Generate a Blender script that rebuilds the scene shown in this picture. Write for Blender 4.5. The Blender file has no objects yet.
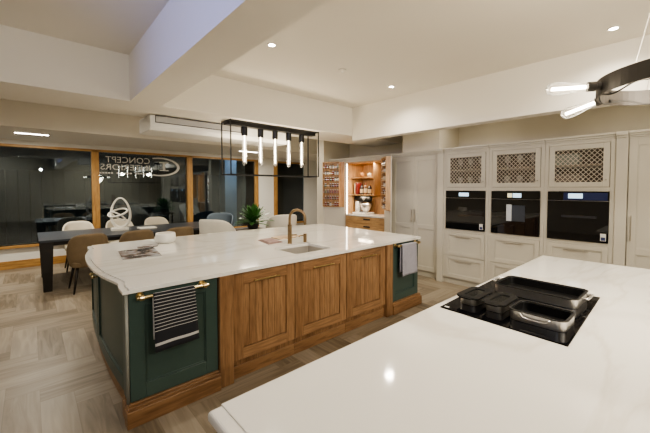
import bpy, bmesh, math, random
from mathutils import Vector, Matrix
random.seed(7)
PI = math.pi
col = bpy.context.scene.collection
ORD = ['first', 'second', 'third', 'fourth', 'fifth', 'sixth', 'seventh', 'eighth', 'ninth']

# ------------------------------------------------------------------ materials
MATS = {}
def node_mat(name):
    m = bpy.data.materials.new(name); m.use_nodes = True
    nt = m.node_tree; b = nt.nodes['Principled BSDF']
    MATS[name] = m
    return m, nt, b
def mix_rgb(nt, fac, a, b):
    n = nt.nodes.new('ShaderNodeMix'); n.data_type = 'RGBA'
    if isinstance(fac, (int, float)): n.inputs[0].default_value = fac
    else: nt.links.new(fac, n.inputs[0])
    for s, v in ((6, a), (7, b)):
        if isinstance(v, tuple): n.inputs[s].default_value = v if len(v) == 4 else v + (1,)
        else: nt.links.new(v, n.inputs[s])
    return n.outputs[2]
def plain(name, c, rough=.5, metal=0, spec=.5, var=.04, scale=6, bump=0, coat=0):
    m, nt, b = node_mat(name)
    tc = nt.nodes.new('ShaderNodeTexCoord'); nz = nt.nodes.new('ShaderNodeTexNoise')
    nz.inputs['Scale'].default_value = scale; nz.inputs['Detail'].default_value = 4
    nt.links.new(tc.outputs['Object'], nz.inputs['Vector'])
    d = tuple(max(0, x * (1 - var * 2)) for x in c)
    l = tuple(min(1, x * (1 + var * 2)) for x in c)
    nt.links.new(mix_rgb(nt, nz.outputs['Fac'], d, l), b.inputs['Base Color'])
    b.inputs['Roughness'].default_value = rough; b.inputs['Metallic'].default_value = metal
    b.inputs['Specular IOR Level'].default_value = spec
    b.inputs['Coat Weight'].default_value = coat
    if bump:
        bp = nt.nodes.new('ShaderNodeBump'); bp.inputs['Strength'].default_value = bump; bp.inputs['Distance'].default_value = .01
        nz2 = nt.nodes.new('ShaderNodeTexNoise'); nz2.inputs['Scale'].default_value = scale * 12
        nt.links.new(tc.outputs['Object'], nz2.inputs['Vector'])
        nt.links.new(nz2.outputs['Fac'], bp.inputs['Height']); nt.links.new(bp.outputs['Normal'], b.inputs['Normal'])
    return m
def wood(name, light, dark, grain='Z', rough=.42, sc=9.0):
    m, nt, b = node_mat(name)
    tc = nt.nodes.new('ShaderNodeTexCoord'); mp = nt.nodes.new('ShaderNodeMapping')
    s = {'X': (.09, 1, 1), 'Y': (1, .09, 1), 'Z': (1, 1, .09)}[grain]
    mp.inputs['Scale'].default_value = tuple(x * sc for x in s)
    nt.links.new(tc.outputs['Object'], mp.inputs['Vector'])
    nz = nt.nodes.new('ShaderNodeTexNoise'); nz.inputs['Scale'].default_value = 1.0
    nz.inputs['Detail'].default_value = 8; nz.inputs['Roughness'].default_value = .65; nz.inputs['Distortion'].default_value = .5
    nt.links.new(mp.outputs[0], nz.inputs['Vector'])
    n2 = nt.nodes.new('ShaderNodeTexNoise'); n2.inputs['Scale'].default_value = 7.0; n2.inputs['Detail'].default_value = 3
    nt.links.new(mp.outputs[0], n2.inputs['Vector'])
    r = nt.nodes.new('ShaderNodeValToRGB')
    r.color_ramp.elements[0].position = .36; r.color_ramp.elements[0].color = dark + (1,)
    r.color_ramp.elements[1].position = .64; r.color_ramp.elements[1].color = light + (1,)
    nt.links.new(nz.outputs['Fac'], r.inputs['Fac'])
    r2 = nt.nodes.new('ShaderNodeValToRGB')
    r2.color_ramp.elements[0].position = .38; r2.color_ramp.elements[0].color = (.72, .7, .68, 1)
    r2.color_ramp.elements[1].position = .56; r2.color_ramp.elements[1].color = (1, 1, 1, 1)
    nt.links.new(n2.outputs['Fac'], r2.inputs['Fac'])
    mx = nt.nodes.new('ShaderNodeMix'); mx.data_type = 'RGBA'; mx.blend_type = 'MULTIPLY'; mx.inputs[0].default_value = 1
    nt.links.new(r.outputs[0], mx.inputs[6]); nt.links.new(r2.outputs[0], mx.inputs[7])
    nt.links.new(mx.outputs[2], b.inputs['Base Color'])
    b.inputs['Roughness'].default_value = rough
    return m
def emis(name, c, s):
    m, nt, b = node_mat(name)
    b.inputs['Base Color'].default_value = (0, 0, 0, 1)
    b.inputs['Emission Color'].default_value = c + (1,); b.inputs['Emission Strength'].default_value = s
    return m
def thin_glass(name, tint=(1, 1, 1), rough=0.0, ior=1.5, haze=0.0):
    m, nt, b = node_mat(name)
    nt.nodes.remove(b)
    out = nt.nodes['Material Output']
    tr = nt.nodes.new('ShaderNodeBsdfTransparent'); tr.inputs[0].default_value = tint + (1,)
    gl = nt.nodes.new('ShaderNodeBsdfGlossy'); gl.inputs['Roughness'].default_value = rough; gl.inputs['Color'].default_value = ((.80, .90, 1, 1) if name == 'window_glass' else (1, 1, 1, 1))
    fr = nt.nodes.new('ShaderNodeFresnel'); fr.inputs['IOR'].default_value = ior
    mx = nt.nodes.new('ShaderNodeMixShader')
    nt.links.new(fr.outputs[0], mx.inputs[0]); nt.links.new(tr.outputs[0], mx.inputs[1]); nt.links.new(gl.outputs[0], mx.inputs[2])
    last = mx.outputs[0]
    if haze:
        df = nt.nodes.new('ShaderNodeBsdfTranslucent'); m2 = nt.nodes.new('ShaderNodeMixShader'); m2.inputs[0].default_value = haze
        nt.links.new(last, m2.inputs[1]); nt.links.new(df.outputs[0], m2.inputs[2]); last = m2.outputs[0]
    nt.links.new(last, out.inputs['Surface'])
    return m

wall_m = plain('wall_paint', (.64, .595, .49), .85, var=.015, scale=1.5)
wall_dim = plain('wall_paint_dim', (.30, .27, .22), .85, var=.03, scale=1.5)
white_wall = plain('white_wall_paint', (.72, .71, .67), .8, var=.015, scale=1.5)
ceil_m = plain('ceiling_paint', (.80, .765, .69), .9, var=.01, scale=1)
cab_m = plain('greige_paint', (.545, .518, .448), .42, var=.02, scale=3)
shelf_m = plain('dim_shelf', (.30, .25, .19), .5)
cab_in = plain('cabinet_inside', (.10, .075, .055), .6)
green_m = plain('green_paint', (.045, .074, .064), .38, var=.05, scale=4)
pale_strip_m = plain('pale_strip', (.27, .275, .245), .4)
oak_z = wood('oak_vertical', (.34, .198, .10), (.205, .108, .05), 'Z')
oak_x = wood('oak_horizontal', (.34, .198, .10), (.21, .11, .052), 'X')
oak_dk = wood('oak_recess', (.25, .11, .04), (.16, .065, .022), 'X')
frame_z = wood('window_oak_vertical', (.50, .29, .10), (.36, .19, .06), 'Z')
frame_x = wood('window_oak_horizontal', (.50, .29, .10), (.36, .19, .06), 'X')
pan_z = wood('pantry_oak_vertical', (.62, .40, .21), (.48, .28, .13), 'Z')
pan_y = wood('pantry_oak_horizontal', (.60, .38, .19), (.46, .26, .115), 'Y')
pan_d = wood('pantry_oak_drawer', (.60, .38, .18), (.46, .27, .115), 'Y')
brass = plain('brass', (.60, .48, .26), .28, 1, var=.03)
bronze = plain('aged_brass', (.30, .22, .13), .34, 1, var=.05)
steel = plain('steel', (.74, .73, .72), .33, 1, var=.04)
steel_d = plain('sink_steel', (.52, .49, .44), .4, .55, var=.05)
lattice_m = plain('lattice_metal', (.66, .60, .50), .4)
nickel = plain('nickel', (.50, .46, .40), .35, 1)
blk_metal = plain('black_metal', (.018, .018, .018), .45, .3)
gun = plain('gunmetal', (.045, .04, .035), .5, .3, var=.1)
blk_glass = plain('black_glass', (.006, .006, .007), .03, 0, .9, var=0)
hob_glass = plain('hob_glass', (.005, .005, .006), .05, 0, .12, var=0)
blk_enamel = plain('black_enamel', (.01, .01, .01), .3)
blk_plast = plain('black_plastic', (.009, .009, .009), .5, 0, .25)
table_m = plain('slate_table', (.055, .062, .075), .32, var=.1, scale=8)
table_leg = plain('dark_table_leg', (.018, .015, .013), .45)
dk_wood = wood('dark_wood', (.085, .05, .03), (.04, .024, .014), 'X')
brown_f = plain('brown_upholstery', (.20, .145, .085), .8, var=.08, scale=14, bump=.3)
leg_m = plain('dark_leg', (.02, .015, .012), .5)
white_f = plain('white_upholstery', (.66, .64, .58), .75, var=.03, scale=14, bump=.2)
grey_f = plain('blue_grey_reflection', (.10, .13, .16), .75, var=.05, scale=14)
cream_f = plain('cream_upholstery', (.58, .54, .45), .8, var=.03, scale=14)
white_c = plain('white_ceramic', (.80, .79, .75), .3, var=.02)
plaster = plain('white_plaster', (.74, .72, .66), .6, var=.03)
leaf_m = plain('leaf', (.055, .16, .04), .38, var=.25, scale=9)
pot_m = plain('dark_pot', (.03, .03, .03), .5)
mauve = plain('mauve_cloth', (.33, .235, .215), .9, var=.1, scale=20, bump=.4)
lav = plain('lavender_towel', (.36, .35, .40), .95, var=.06, scale=30, bump=.6)
board_m = wood('board_wood', (.62, .47, .31), (.5, .36, .22), 'X')
plast_w = plain('white_plastic', (.74, .73, .69), .45, var=.01)
grille_m = plain('grille', (.42, .41, .385), .55)
vinyl = plain('white_vinyl', (.55, .54, .49), .7, var=.02)
pavers = plain('night_paving', (.05, .05, .05), .8, var=.2)
fence_m = plain('night_fence', (.045, .05, .055), .8, var=.1, scale=2)
reflection_m = plain('reflection_tint', (.40, .48, .56), .8, var=.05, scale=2)
paper_w = plain('paper_white', (.70, .69, .66), .4)
red_m = plain('red_print', (.20, .02, .018), .5)
cream_m = plain('cream_print', (.62, .52, .36), .5)
dk_m = plain('dark_print', (.03, .025, .03), .5)
spice_m = [plain('spice_red', (.30, .07, .04), .5), plain('spice_white', (.62, .58, .50), .5), plain('spice_brown', (.16, .08, .04), .5),
           plain('spice_green', (.14, .15, .07), .5)]
lamp_e = emis('downlight_glow', (1, .90, .74), 60)
led_e = emis('led_glow', (1, .95, .86), 14)
strip_e = emis('cupboard_strip_glow', (1, .90, .74), 11)
fil_e = emis('filament_glow', (1, .88, .68), 18)
fil2_e = emis('globe_filament_glow', (1, .88, .68), 30)
disp_b = emis('blue_display_reflection', (.05, .10, .45), .10)
disp_w = emis('white_display', (.65, .85, 1), 1.6)
disp_y = emis('yellow_display', (1, .85, .5), 1.2)
night_e = emis('night_screen', (.05, .10, .45), .35)
glass_m = thin_glass('window_glass', (.80, .86, .88), 0, 2.1)
bulb_g = thin_glass('bulb_glass', (.97, .95, .92), .02, 1.35, haze=.12)
frost_m = plain('frosted_glass', (.36, .34, .30), .3)
jar_g = thin_glass('jar_glass', (.88, .88, .86), .03, 1.4, haze=.25)
lid_g = plain('pan_lid_glass', (.012, .013, .013), .10, 0, .2)

def quartz():
    m, nt, b = node_mat('white_quartz')
    tc = nt.nodes.new('ShaderNodeTexCoord'); mp = nt.nodes.new('ShaderNodeMapping')
    mp.inputs['Rotation'].default_value = (0, 0, .55); mp.inputs['Scale'].default_value = (.55, 1.5, 1)
    nt.links.new(tc.outputs['Object'], mp.inputs['Vector'])
    nz = nt.nodes.new('ShaderNodeTexNoise'); nz.inputs['Scale'].default_value = .9; nz.inputs['Detail'].default_value = 6; nz.inputs['Distortion'].default_value = .9
    nt.links.new(mp.outputs[0], nz.inputs['Vector'])
    r = nt.nodes.new('ShaderNodeValToRGB'); e = r.color_ramp.elements
    e[0].position = .47; e[0].color = (.79, .775, .735, 1); e[1].position = .53; e[1].color = (.79, .775, .735, 1)
    k = r.color_ramp.elements.new(.50); k.color = (.70, .675, .62, 1)
    nt.links.new(nz.outputs['Fac'], r.inputs['Fac'])
    nt.links.new(r.outputs[0], b.inputs['Base Color'])
    b.inputs['Roughness'].default_value = .075; b.inputs['Specular IOR Level'].default_value = .45
    return m
quartz_m = quartz()

def floor_mat():
    m, nt, b = node_mat('herringbone_oak')
    L = nt.links
    def M(op, a, c=None):
        n = nt.nodes.new('ShaderNodeMath'); n.operation = op
        for i, v in enumerate((a, c)):
            if v is None: continue
            if isinstance(v, (int, float)): n.inputs[i].default_value = v
            else: L.new(v, n.inputs[i])
        return n.outputs[0]
    tc = nt.nodes.new('ShaderNodeTexCoord'); sp = nt.nodes.new('ShaderNodeSeparateXYZ'); L.new(tc.outputs['Object'], sp.inputs[0])
    w, n = .2, 4
    x = M('MULTIPLY', M('SUBTRACT', sp.outputs[0], .02), -1 / w); y = M('MULTIPLY', M('SUBTRACT', sp.outputs[1], .8), 1 / w)
    i, j = M('FLOOR', x), M('FLOOR', y); fx, fy = M('FRACT', x), M('FRACT', y)
    mm = M('FLOORED_MODULO', M('SUBTRACT', i, j), 2 * n); mm = M('ROUND', mm)
    H = M('LESS_THAN', mm, n - .5)
    V = M('SUBTRACT', 1, H)
    vo = M('SUBTRACT', 2 * n - 1, mm)
    def sel(a, c): return M('ADD', M('MULTIPLY', H, a), M('MULTIPLY', V, c))
    along = sel(M('ADD', mm, fx), M('ADD', vo, fy)); across = sel(fy, fx)
    ida = sel(M('SUBTRACT', i, mm), i); idb = sel(j, M('SUBTRACT', j, vo))
    cb = nt.nodes.new('ShaderNodeCombineXYZ'); L.new(ida, cb.inputs[0]); L.new(idb, cb.inputs[1]); L.new(H, cb.inputs[2])
    wn = nt.nodes.new('ShaderNodeTexWhiteNoise'); wn.noise_dimensions = '3D'; L.new(cb.outputs[0], wn.inputs['Vector'])
    rnd = wn.outputs['Value']
    gv = nt.nodes.new('ShaderNodeCombineXYZ'); L.new(M('ADD', M('MULTIPLY', along, .22), M('MULTIPLY', rnd, 57)), gv.inputs[0])
    L.new(M('MULTIPLY', across, 2.2), gv.inputs[1]); L.new(M('MULTIPLY', rnd, 31), gv.inputs[2])
    nz = nt.nodes.new('ShaderNodeTexNoise'); nz.inputs['Scale'].default_value = 1.6; nz.inputs['Detail'].default_value = 7; nz.inputs['Distortion'].default_value = 1.2
    L.new(gv.outputs[0], nz.inputs['Vector'])
    r = nt.nodes.new('ShaderNodeValToRGB'); e = r.color_ramp.elements
    e[0].position = .34; e[0].color = (.165, .128, .085, 1); e[1].position = .66; e[1].color = (.315, .26, .19, 1)
    L.new(nz.outputs['Fac'], r.inputs['Fac'])
    grey = mix_rgb(nt, M('MULTIPLY', rnd, .55), r.outputs[0], (.30, .265, .215))
    hs = nt.nodes.new('ShaderNodeHueSaturation'); L.new(grey, hs.inputs['Color']); L.new(M('ADD', M('MULTIPLY', rnd, .38), .80), hs.inputs['Value'])
    # joints
    da = M('MINIMUM', across, M('SUBTRACT', 1, across)); dl = M('MINIMUM', along, M('SUBTRACT', n, along))
    d = M('MINIMUM', da, dl)
    jn = M('LESS_THAN', d, .012)
    c = mix_rgb(nt, M('MULTIPLY', jn, .3), hs.outputs[0], (.10, .075, .05))
    L.new(c, b.inputs['Base Color'])
    b.inputs['Roughness'].default_value = .42; b.inputs['Specular IOR Level'].default_value = .4
    return m
floor_m = floor_mat()

def stripe_mat():
    m, nt, b = node_mat('striped_towel')
    tc = nt.nodes.new('ShaderNodeTexCoord'); sp = nt.nodes.new('ShaderNodeSeparateXYZ'); nt.links.new(tc.outputs['UV'], sp.inputs[0])
    def M(op, a, c):
        n = nt.nodes.new('ShaderNodeMath'); n.operation = op
        for i, v in enumerate((a, c)):
            if isinstance(v, (int, float)): n.inputs[i].default_value = v
            else: nt.links.new(v, n.inputs[i])
        return n.outputs[0]
    v = sp.outputs[1]
    st = M('LESS_THAN', M('FLOORED_MODULO', v, 1 / 18.0), .0105)
    top = M('GREATER_THAN', v, .30)
    band = M('MULTIPLY', M('GREATER_THAN', v, .10), M('LESS_THAN', v, .145))
    f = M('MAXIMUM', M('MULTIPLY', st, top), band)
    nt.links.new(mix_rgb(nt, f, (.016, .017, .022), (.46, .45, .44)), b.inputs['Base Color'])
    b.inputs['Roughness'].default_value = .95
    return m
stripe_m = stripe_mat()
def cover_mat(name, seed, a, bcol):
    m, nt, b = node_mat(name)
    tc = nt.nodes.new('ShaderNodeTexCoord'); nz = nt.nodes.new('ShaderNodeTexNoise'); nz.inputs['Scale'].default_value = 7
    mp = nt.nodes.new('ShaderNodeMapping'); mp.inputs['Location'].default_value = (seed, seed * 2, 0)
    nt.links.new(tc.outputs['Object'], mp.inputs[0]); nt.links.new(mp.outputs[0], nz.inputs['Vector'])
    r = nt.nodes.new('ShaderNodeValToRGB'); e = r.color_ramp.elements
    e[0].position = .40; e[0].color = a + (1,); e[1].position = .62; e[1].color = bcol + (1,)
    k = e.new(.50); k.color = (.22, .17, .15, 1)
    nt.links.new(nz.outputs['Fac'], r.inputs[0]); nt.links.new(r.outputs[0], b.inputs['Base Color'])
    b.inputs['Roughness'].default_value = .25
    return m
cover1 = cover_mat('magazine_cover_print', 3, (.03, .03, .035), (.42, .43, .45))
cover2 = cover_mat('leaflet_print', 9, (.08, .08, .085), (.70, .70, .70))

# ------------------------------------------------------------------ mesh helpers
ORI = {}     # world origin of each thing
def new(): return bmesh.new()
def box(bm, x0, x1, y0, y1, z0, z1):
    x0, x1 = min(x0, x1), max(x0, x1); y0, y1 = min(y0, y1), max(y0, y1); z0, z1 = min(z0, z1), max(z0, z1)
    v = [bm.verts.new(p) for p in ((x0,y0,z0),(x1,y0,z0),(x1,y1,z0),(x0,y1,z0),(x0,y0,z1),(x1,y0,z1),(x1,y1,z1),(x0,y1,z1))]
    for f in ((0,3,2,1),(4,5,6,7),(0,1,5,4),(1,2,6,5),(2,3,7,6),(3,0,4,7)): bm.faces.new([v[i] for i in f])
    return bm
def cone(bm, p0, p1, r0, r1, n=16):
    p0, p1 = Vector(p0), Vector(p1); d = (p1 - p0).normalized()
    a = d.orthogonal().normalized(); b = d.cross(a)
    A = [bm.verts.new(p0 + (a * math.cos(2*PI*k/n) + b * math.sin(2*PI*k/n)) * r0) for k in range(n)]
    B = [bm.verts.new(p1 + (a * math.cos(2*PI*k/n) + b * math.sin(2*PI*k/n)) * r1) for k in range(n)]
    for k in range(n): bm.faces.new((A[k], A[(k+1)%n], B[(k+1)%n], B[k]))
    bm.faces.new(A[::-1]); bm.faces.new(B)
    return bm
def cyl(bm, p0, p1, r, n=16): return cone(bm, p0, p1, r, r, n)
def tube(bm, pts, r, closed=False, n=10):
    pts = [Vector(p) for p in pts]; N = len(pts); rings = []
    rr = r if isinstance(r, (list, tuple)) else [r] * N
    up = None
    for k, p in enumerate(pts):
        if closed: t = (pts[(k+1)%N] - pts[k-1]).normalized()
        else: t = (pts[min(k+1,N-1)] - pts[max(k-1,0)]).normalized()
        if up is None: up = t.orthogonal().normalized()
        up = (up - t * up.dot(t)).normalized(); s = t.cross(up)
        rings.append([bm.verts.new(p + (up * math.cos(2*PI*i/n) + s * math.sin(2*PI*i/n)) * rr[k]) for i in range(n)])
    for k in range(N if closed else N - 1):
        A, B = rings[k], rings[(k+1)%N]
        off = 0
        if closed and k == N - 1:
            off = min(range(n), key=lambda o: (A[0].co - B[o].co).length)
        for i in range(n): bm.faces.new((A[i], A[(i+1)%n], B[(i+1+off)%n], B[(i+off)%n]))
    if not closed: bm.faces.new(rings[0][::-1]); bm.faces.new(rings[-1])
    return bm
def lathe(bm, prof, c=(0,0,0), n=24, closed=True):
    rings = []
    for r, z in prof:
        if r < 1e-5: rings.append([bm.verts.new((c[0], c[1], c[2]+z))])
        else: rings.append([bm.verts.new((c[0]+r*math.cos(2*PI*k/n), c[1]+r*math.sin(2*PI*k/n), c[2]+z)) for k in range(n)])
    for A, B in zip(rings, rings[1:]):
        if len(A) == 1 and len(B) == 1: continue
        for k in range(n):
            if len(A) == 1: bm.faces.new((A[0], B[(k+1)%n], B[k]))
            elif len(B) == 1: bm.faces.new((A[k], A[(k+1)%n], B[0]))
            else: bm.faces.new((A[k], A[(k+1)%n], B[(k+1)%n], B[k]))
    if closed and len(rings[0]) > 1: bm.faces.new(rings[0][::-1])
    if closed and len(rings[-1]) > 1: bm.faces.new(rings[-1])
    return bm
def prism(bm, poly, z0, z1, hole=None):
    """extrude a plan polygon (with an optional hole) from z0 to z1"""
    loops = [poly] + ([hole] if hole else [])
    top_e, rings = [], []
    for lp in loops:
        B = [bm.verts.new((p[0], p[1], z0)) for p in lp]; T = [bm.verts.new((p[0], p[1], z1)) for p in lp]
        n = len(lp)
        for k in range(n): bm.faces.new((B[k], B[(k+1)%n], T[(k+1)%n], T[k]))
        rings.append((B, T))
    if not hole:
        bm.faces.new(rings[0][0][::-1]); bm.faces.new(rings[0][1])
    else:
        for idx in (0, 1):
            ed = []
            for rg in rings:
                q = rg[idx]; n = len(q)
                for k in range(n): ed.append(bm.edges.get((q[k], q[(k+1)%n])))
            bmesh.ops.triangle_fill(bm, use_beauty=True, use_dissolve=False, edges=ed)
    return bm
def rrect(x0, x1, y0, y1, r, n=5):
    out = []
    for cx, cy, a0 in ((x1-r, y1-r, 0), (x0+r, y1-r, 90), (x0+r, y0+r, 180), (x1-r, y0+r, 270)):
        for k in range(n+1):
            a = math.radians(a0 + 90*k/n); out.append((cx + r*math.cos(a), cy + r*math.sin(a)))
    return out
def smooth_path(pts, n=6):
    pts = [Vector(p) for p in pts]; out = []
    for k in range(len(pts)-1):
        p0, p1, p2, p3 = pts[max(k-1,0)], pts[k], pts[k+1], pts[min(k+2,len(pts)-1)]
        for i in range(n):
            t = i/n
            out.append(.5*((2*p1)+(p2-p0)*t+(2*p0-5*p1+4*p2-p3)*t*t+(3*p1-p0-3*p2+p3)*t**3))
    out.append(pts[-1]); return out

def finish(name, bm, mat, parent=None, bev=0, smooth=False, sub=0, recalc=True, seg=1, origin=None):
    if recalc: bmesh.ops.recalc_face_normals(bm, faces=bm.faces)
    me = bpy.data.meshes.new(name)
    if parent is not None: off = ORI[parent.name]
    elif origin is not None: off = Vector(origin)
    else:
        xs = [v.co for v in bm.verts]
        off = Vector(((min(v.x for v in xs)+max(v.x for v in xs))/2, (min(v.y for v in xs)+max(v.y for v in xs))/2, min(v.z for v in xs)))
    bmesh.ops.translate(bm, verts=bm.verts, vec=-off)
    bm.to_mesh(me); bm.free()
    for m in (mat if isinstance(mat, (list, tuple)) else [mat]): me.materials.append(m)
    if smooth:
        for p in me.polygons: p.use_smooth = True
    o = bpy.data.objects.new(name, me); col.objects.link(o)
    if parent is not None: o.parent = parent
    else: o.location = off
    ORI[o.name] = off
    if bev:
        md = o.modifiers.new('Bevel', 'BEVEL'); md.width = bev; md.segments = seg; md.limit_method = 'ANGLE'; md.angle_limit = math.radians(40)
        md.harden_normals = False
    if sub:
        md = o.modifiers.new('Subdivision', 'SUBSURF'); md.levels = sub; md.render_levels = sub
    return o
def root(name, loc, label, cat, group=None):
    o = bpy.data.objects.new(name, None); o.empty_display_size = .1; col.objects.link(o)
    o.location = loc; ORI[o.name] = Vector(loc)
    return tag(o, label, cat, group)
def tag(o, label, cat, group=None):
    o['label'] = label; o['category'] = cat
    if group: o['group'] = group
    return o
def struct(name, bm, mat, parent=None, **k):
    o = finish(name, bm, mat, parent, **k); o['kind'] = 'structure'; return o
def copy_tree(o, parent=None):
    c = o.copy(); col.objects.link(c)
    if parent is not None: c.parent = parent
    for ch in list(o.children): copy_tree(ch, c)
    return c

class Face:
    """a cabinet front: u runs along it, v is up, w sticks out of it"""
    def __init__(self, facing, plane): self.f, self.p = facing, plane
    def pt(self, u, v, w): return (self.p - w, u, v) if self.f == 'X' else (u, self.p - w, v)
    def box(self, bm, u0, u1, v0, v1, w0, w1):
        a, b = self.pt(u0, v0, w0), self.pt(u1, v1, w1)
        return box(bm, a[0], b[0], a[1], b[1], a[2], b[2])
def frame_bm(F, u0, u1, v0, v1, stile, t, w0=0, rail=None, midrail=None):
    bm = new(); rail = rail or stile
    F.box(bm, u0, u0+stile, v0, v1, w0, w0+t); F.box(bm, u1-stile, u1, v0, v1, w0, w0+t)
    F.box(bm, u0+stile, u1-stile, v0, v0+rail, w0, w0+t); F.box(bm, u0+stile, u1-stile, v1-rail, v1, w0, w0+t)
    if midrail: F.box(bm, u0+stile, u1-stile, midrail-rail/2, midrail+rail/2, w0, w0+t)
    return bm
def shaker(name, F, u0, u1, v0, v1, mat, parent, stile=.065, t=.022, midrail=None, rail=None):
    d = finish(name, frame_bm(F, u0, u1, v0, v1, stile, t, 0, rail, midrail), mat, parent, bev=.002)
    bm = new(); r = rail or stile
    F.box(bm, u0+stile-.005, u1-stile+.005, v0+r-.005, v1-r+.005, 0, .008)
    b2 = .009                                               # small moulding round the panel
    zs = [(v0+r, v1-r)] if not midrail else [(v0+r, midrail-r/2), (midrail+r/2, v1-r)]
    for a, b in zs:
        F.box(bm, u0+stile, u0+stile+b2, a, b, .008, .015); F.box(bm, u1-stile-b2, u1-stile, a, b, .008, .015)
        F.box(bm, u0+stile+b2, u1-stile-b2, a, a+b2, .008, .015); F.box(bm, u0+stile+b2, u1-stile-b2, b-b2, b, .008, .015)
    finish('panel', bm, mat, d, bev=.0015)
    return d
def bar_handle(F, u0, u1, v, mat, parent, w=.022, r=.006, vert=False, v1=None, drop=.03):
    bm = new()
    if not vert:
        tube(bm, [F.pt(u0, v, w+drop), F.pt(u1, v, w+drop)], r)
        for u in (u0+.025, u1-.025): cyl(bm, F.pt(u, v, w), F.pt(u, v, w+drop), r*.8, 8)
    else:
        tube(bm, [F.pt(u0, v, w+drop), F.pt(u0, v1, w+drop)], r)
        for q in (v+.03, v1-.03): cyl(bm, F.pt(u0, q, w), F.pt(u0, q, w+drop), r*.8, 8)
    return finish('handle', bm, mat, parent, smooth=False, bev=.001)

# ------------------------------------------------------------------ room shell
XL, XR, YF, YB, ZC, ZB = -4.0, 5.9, -3.5, 8.9, 3.05, 2.55
XE = 8.3
struct('floor', box(new(), XL-.2, XE+.2, YF-.2, YB+.2, -.15, 0), floor_m, origin=(0, 0, 0))
struct('ceiling', box(new(), XL-.2, XE+.2, YF-.2, YB+.2, ZC, ZC+.2), ceil_m)
struct('wall_left', box(new(), XL-.2, XL, YF, YB, 0, ZC), wall_m)
struct('wall_front', box(new(), XL, XR, YF-.2, YF, 0, ZC), wall_m)
struct('wall_right', box(new(), XR, XR+.2, YF, 5.65, 0, ZC), wall_m)
struct('wall_return', box(new(), 5.06, XE, 5.66, 5.9, 0, ZC), wall_m)
struct('wall_end', box(new(), XE, XE+.2, 5.9, YB, 0, ZC), white_wall)
# window wall: openings
WT, WB = 2.44, .46
wins = [(-3.4, 1.02), (1.16, 3.09), (3.23, 5.13), (5.93, 7.05)]
bm = new()
box(bm, XL, XE, YB, YB+.2, 0, WB); box(bm, XL, XE, YB, YB+.2, WT, ZC)
box(bm, XL, -3.4, YB, YB+.2, WB, WT); box(bm, 5.25, 5.80, YB, YB+.2, WB, WT); box(bm, 7.05, XE, YB, YB+.2, WB, WT)
struct('wall_back', bm, white_wall)
for k, (a, b) in enumerate(wins):
    o = bpy.data.objects.new('window_%d' % (k+1), None); col.objects.link(o); o['kind'] = 'structure'
    o.location = ((a+b)/2, YB, WB); ORI[o.name] = Vector(o.location)
    l = a - (.13 if k == 3 else .07); r = b + (.0 if k == 3 else .10 if k == 2 else .07)
    if k == 0: l = a - .05
    fr = new()
    box(fr, l, a, YB-.03, YB+.10, WB, WT); 
    if r > b: box(fr, b, r, YB-.03, YB+.10, WB, WT)
    struct('window_jamb', fr, frame_z, o, bev=.003)
    fr = new()
    box(fr, l, max(r, b), YB-.03, YB+.10, WT-.03, WT+.02); box(fr, l, max(r, b), YB-.06, YB+.10, WB-.05, WB)
    struct('window_rail', fr, frame_x, o, bev=.003)
    struct('pane', box(new(), a, b, YB+.045, YB+.051, WB, WT-.03), glass_m, o)
struct('baseboard_back', box(new(), XL, XE, YB-.022, YB, 0, .16), frame_x, bev=.003)
struct('baseboard_return', box(new(), 5.03, 5.06, 5.62, 5.93, 0, .14), white_wall)
# beams of the coffered ceiling
for nm, (a, b, c, d) in {'ceiling_beam_left': (.83, 1.15, YF, 4.12), 'ceiling_beam_cross': (XL, XE, 4.12, 4.92),
                         'ceiling_beam_right': (4.38, 4.56, YF, 4.12), 'ceiling_beam_window': (XL, XE, 7.0, YB)}.items():
    struct(nm, box(new(), a, b, c, d, ZB-.09 if 'right' in nm else ZB, ZC+.02), ceil_m)
struct('wall_bulkhead', box(new(), 5.2, XR, 2.86, 3.6, 2.262, ZC), wall_m)
# outside at night
struct('ground_outside', box(new(), -9, 14, YB+.2, 19, -.2, -.05), pavers)
bm = new()
for k in range(92): box(bm, -9 + k*.25, -9 + k*.25 + .235, 12.4, 12.45, -.05, 2.1)
struct('fence_outside', bm, fence_m)
for k, (a, b) in enumerate(((4.62, 5.02), (5.62, 5.86), (6.55, 6.95))):  # blocks added outside to stand in for pale bands reflected in the panes
    struct('reflection_block_%d' % (k+1), box(new(), a, b, 9.9, 10.3, -.05, 3.0), reflection_m)

# window lettering (seen from inside, so mirrored)
def text_mesh(body, h):
    cu = bpy.data.curves.new('t', 'FONT'); cu.body = body; cu.size = 1; cu.resolution_u = 3
    t = bpy.data.objects.new('t', cu); col.objects.link(t); bpy.context.view_layer.update()
    me = bpy.data.meshes.new_from_object(t.evaluated_get(bpy.context.evaluated_depsgraph_get()))
    bpy.data.objects.remove(t); bpy.data.curves.remove(cu)
    return me
YT = YB + .040
sign = root('window_lettering', (2.1, YT, 1.95), 'pale mirrored shop lettering with oval emblem on the second window pane', 'sign')
def letter_row(name, body, xr, xl, z0, z1, label=None):
    me = text_mesh(body, 1); bm = new(); bm.from_mesh(me); bpy.data.meshes.remove(me)
    xs = [v.co.x for v in bm.verts]; ys = [v.co.y for v in bm.verts]
    x0, x1, y0, y1 = min(xs), max(xs), min(ys), max(ys)
    for v in bm.verts:
        tx, ty = (v.co.x-x0)/(x1-x0), (v.co.y-y0)/(y1-y0)
        v.co = Vector((xr + (xl-xr)*tx, YT, z0 + (z1-z0)*ty))
    return finish(name, bm, vinyl, sign, recalc=False)
letter_row('lettering', 'CONCEPT', 2.21, 1.29, 2.19, 2.33)
letter_row('lettering', 'INTERIORS', 2.21, 1.19, 2.02, 2.155)
bm = new()
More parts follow.
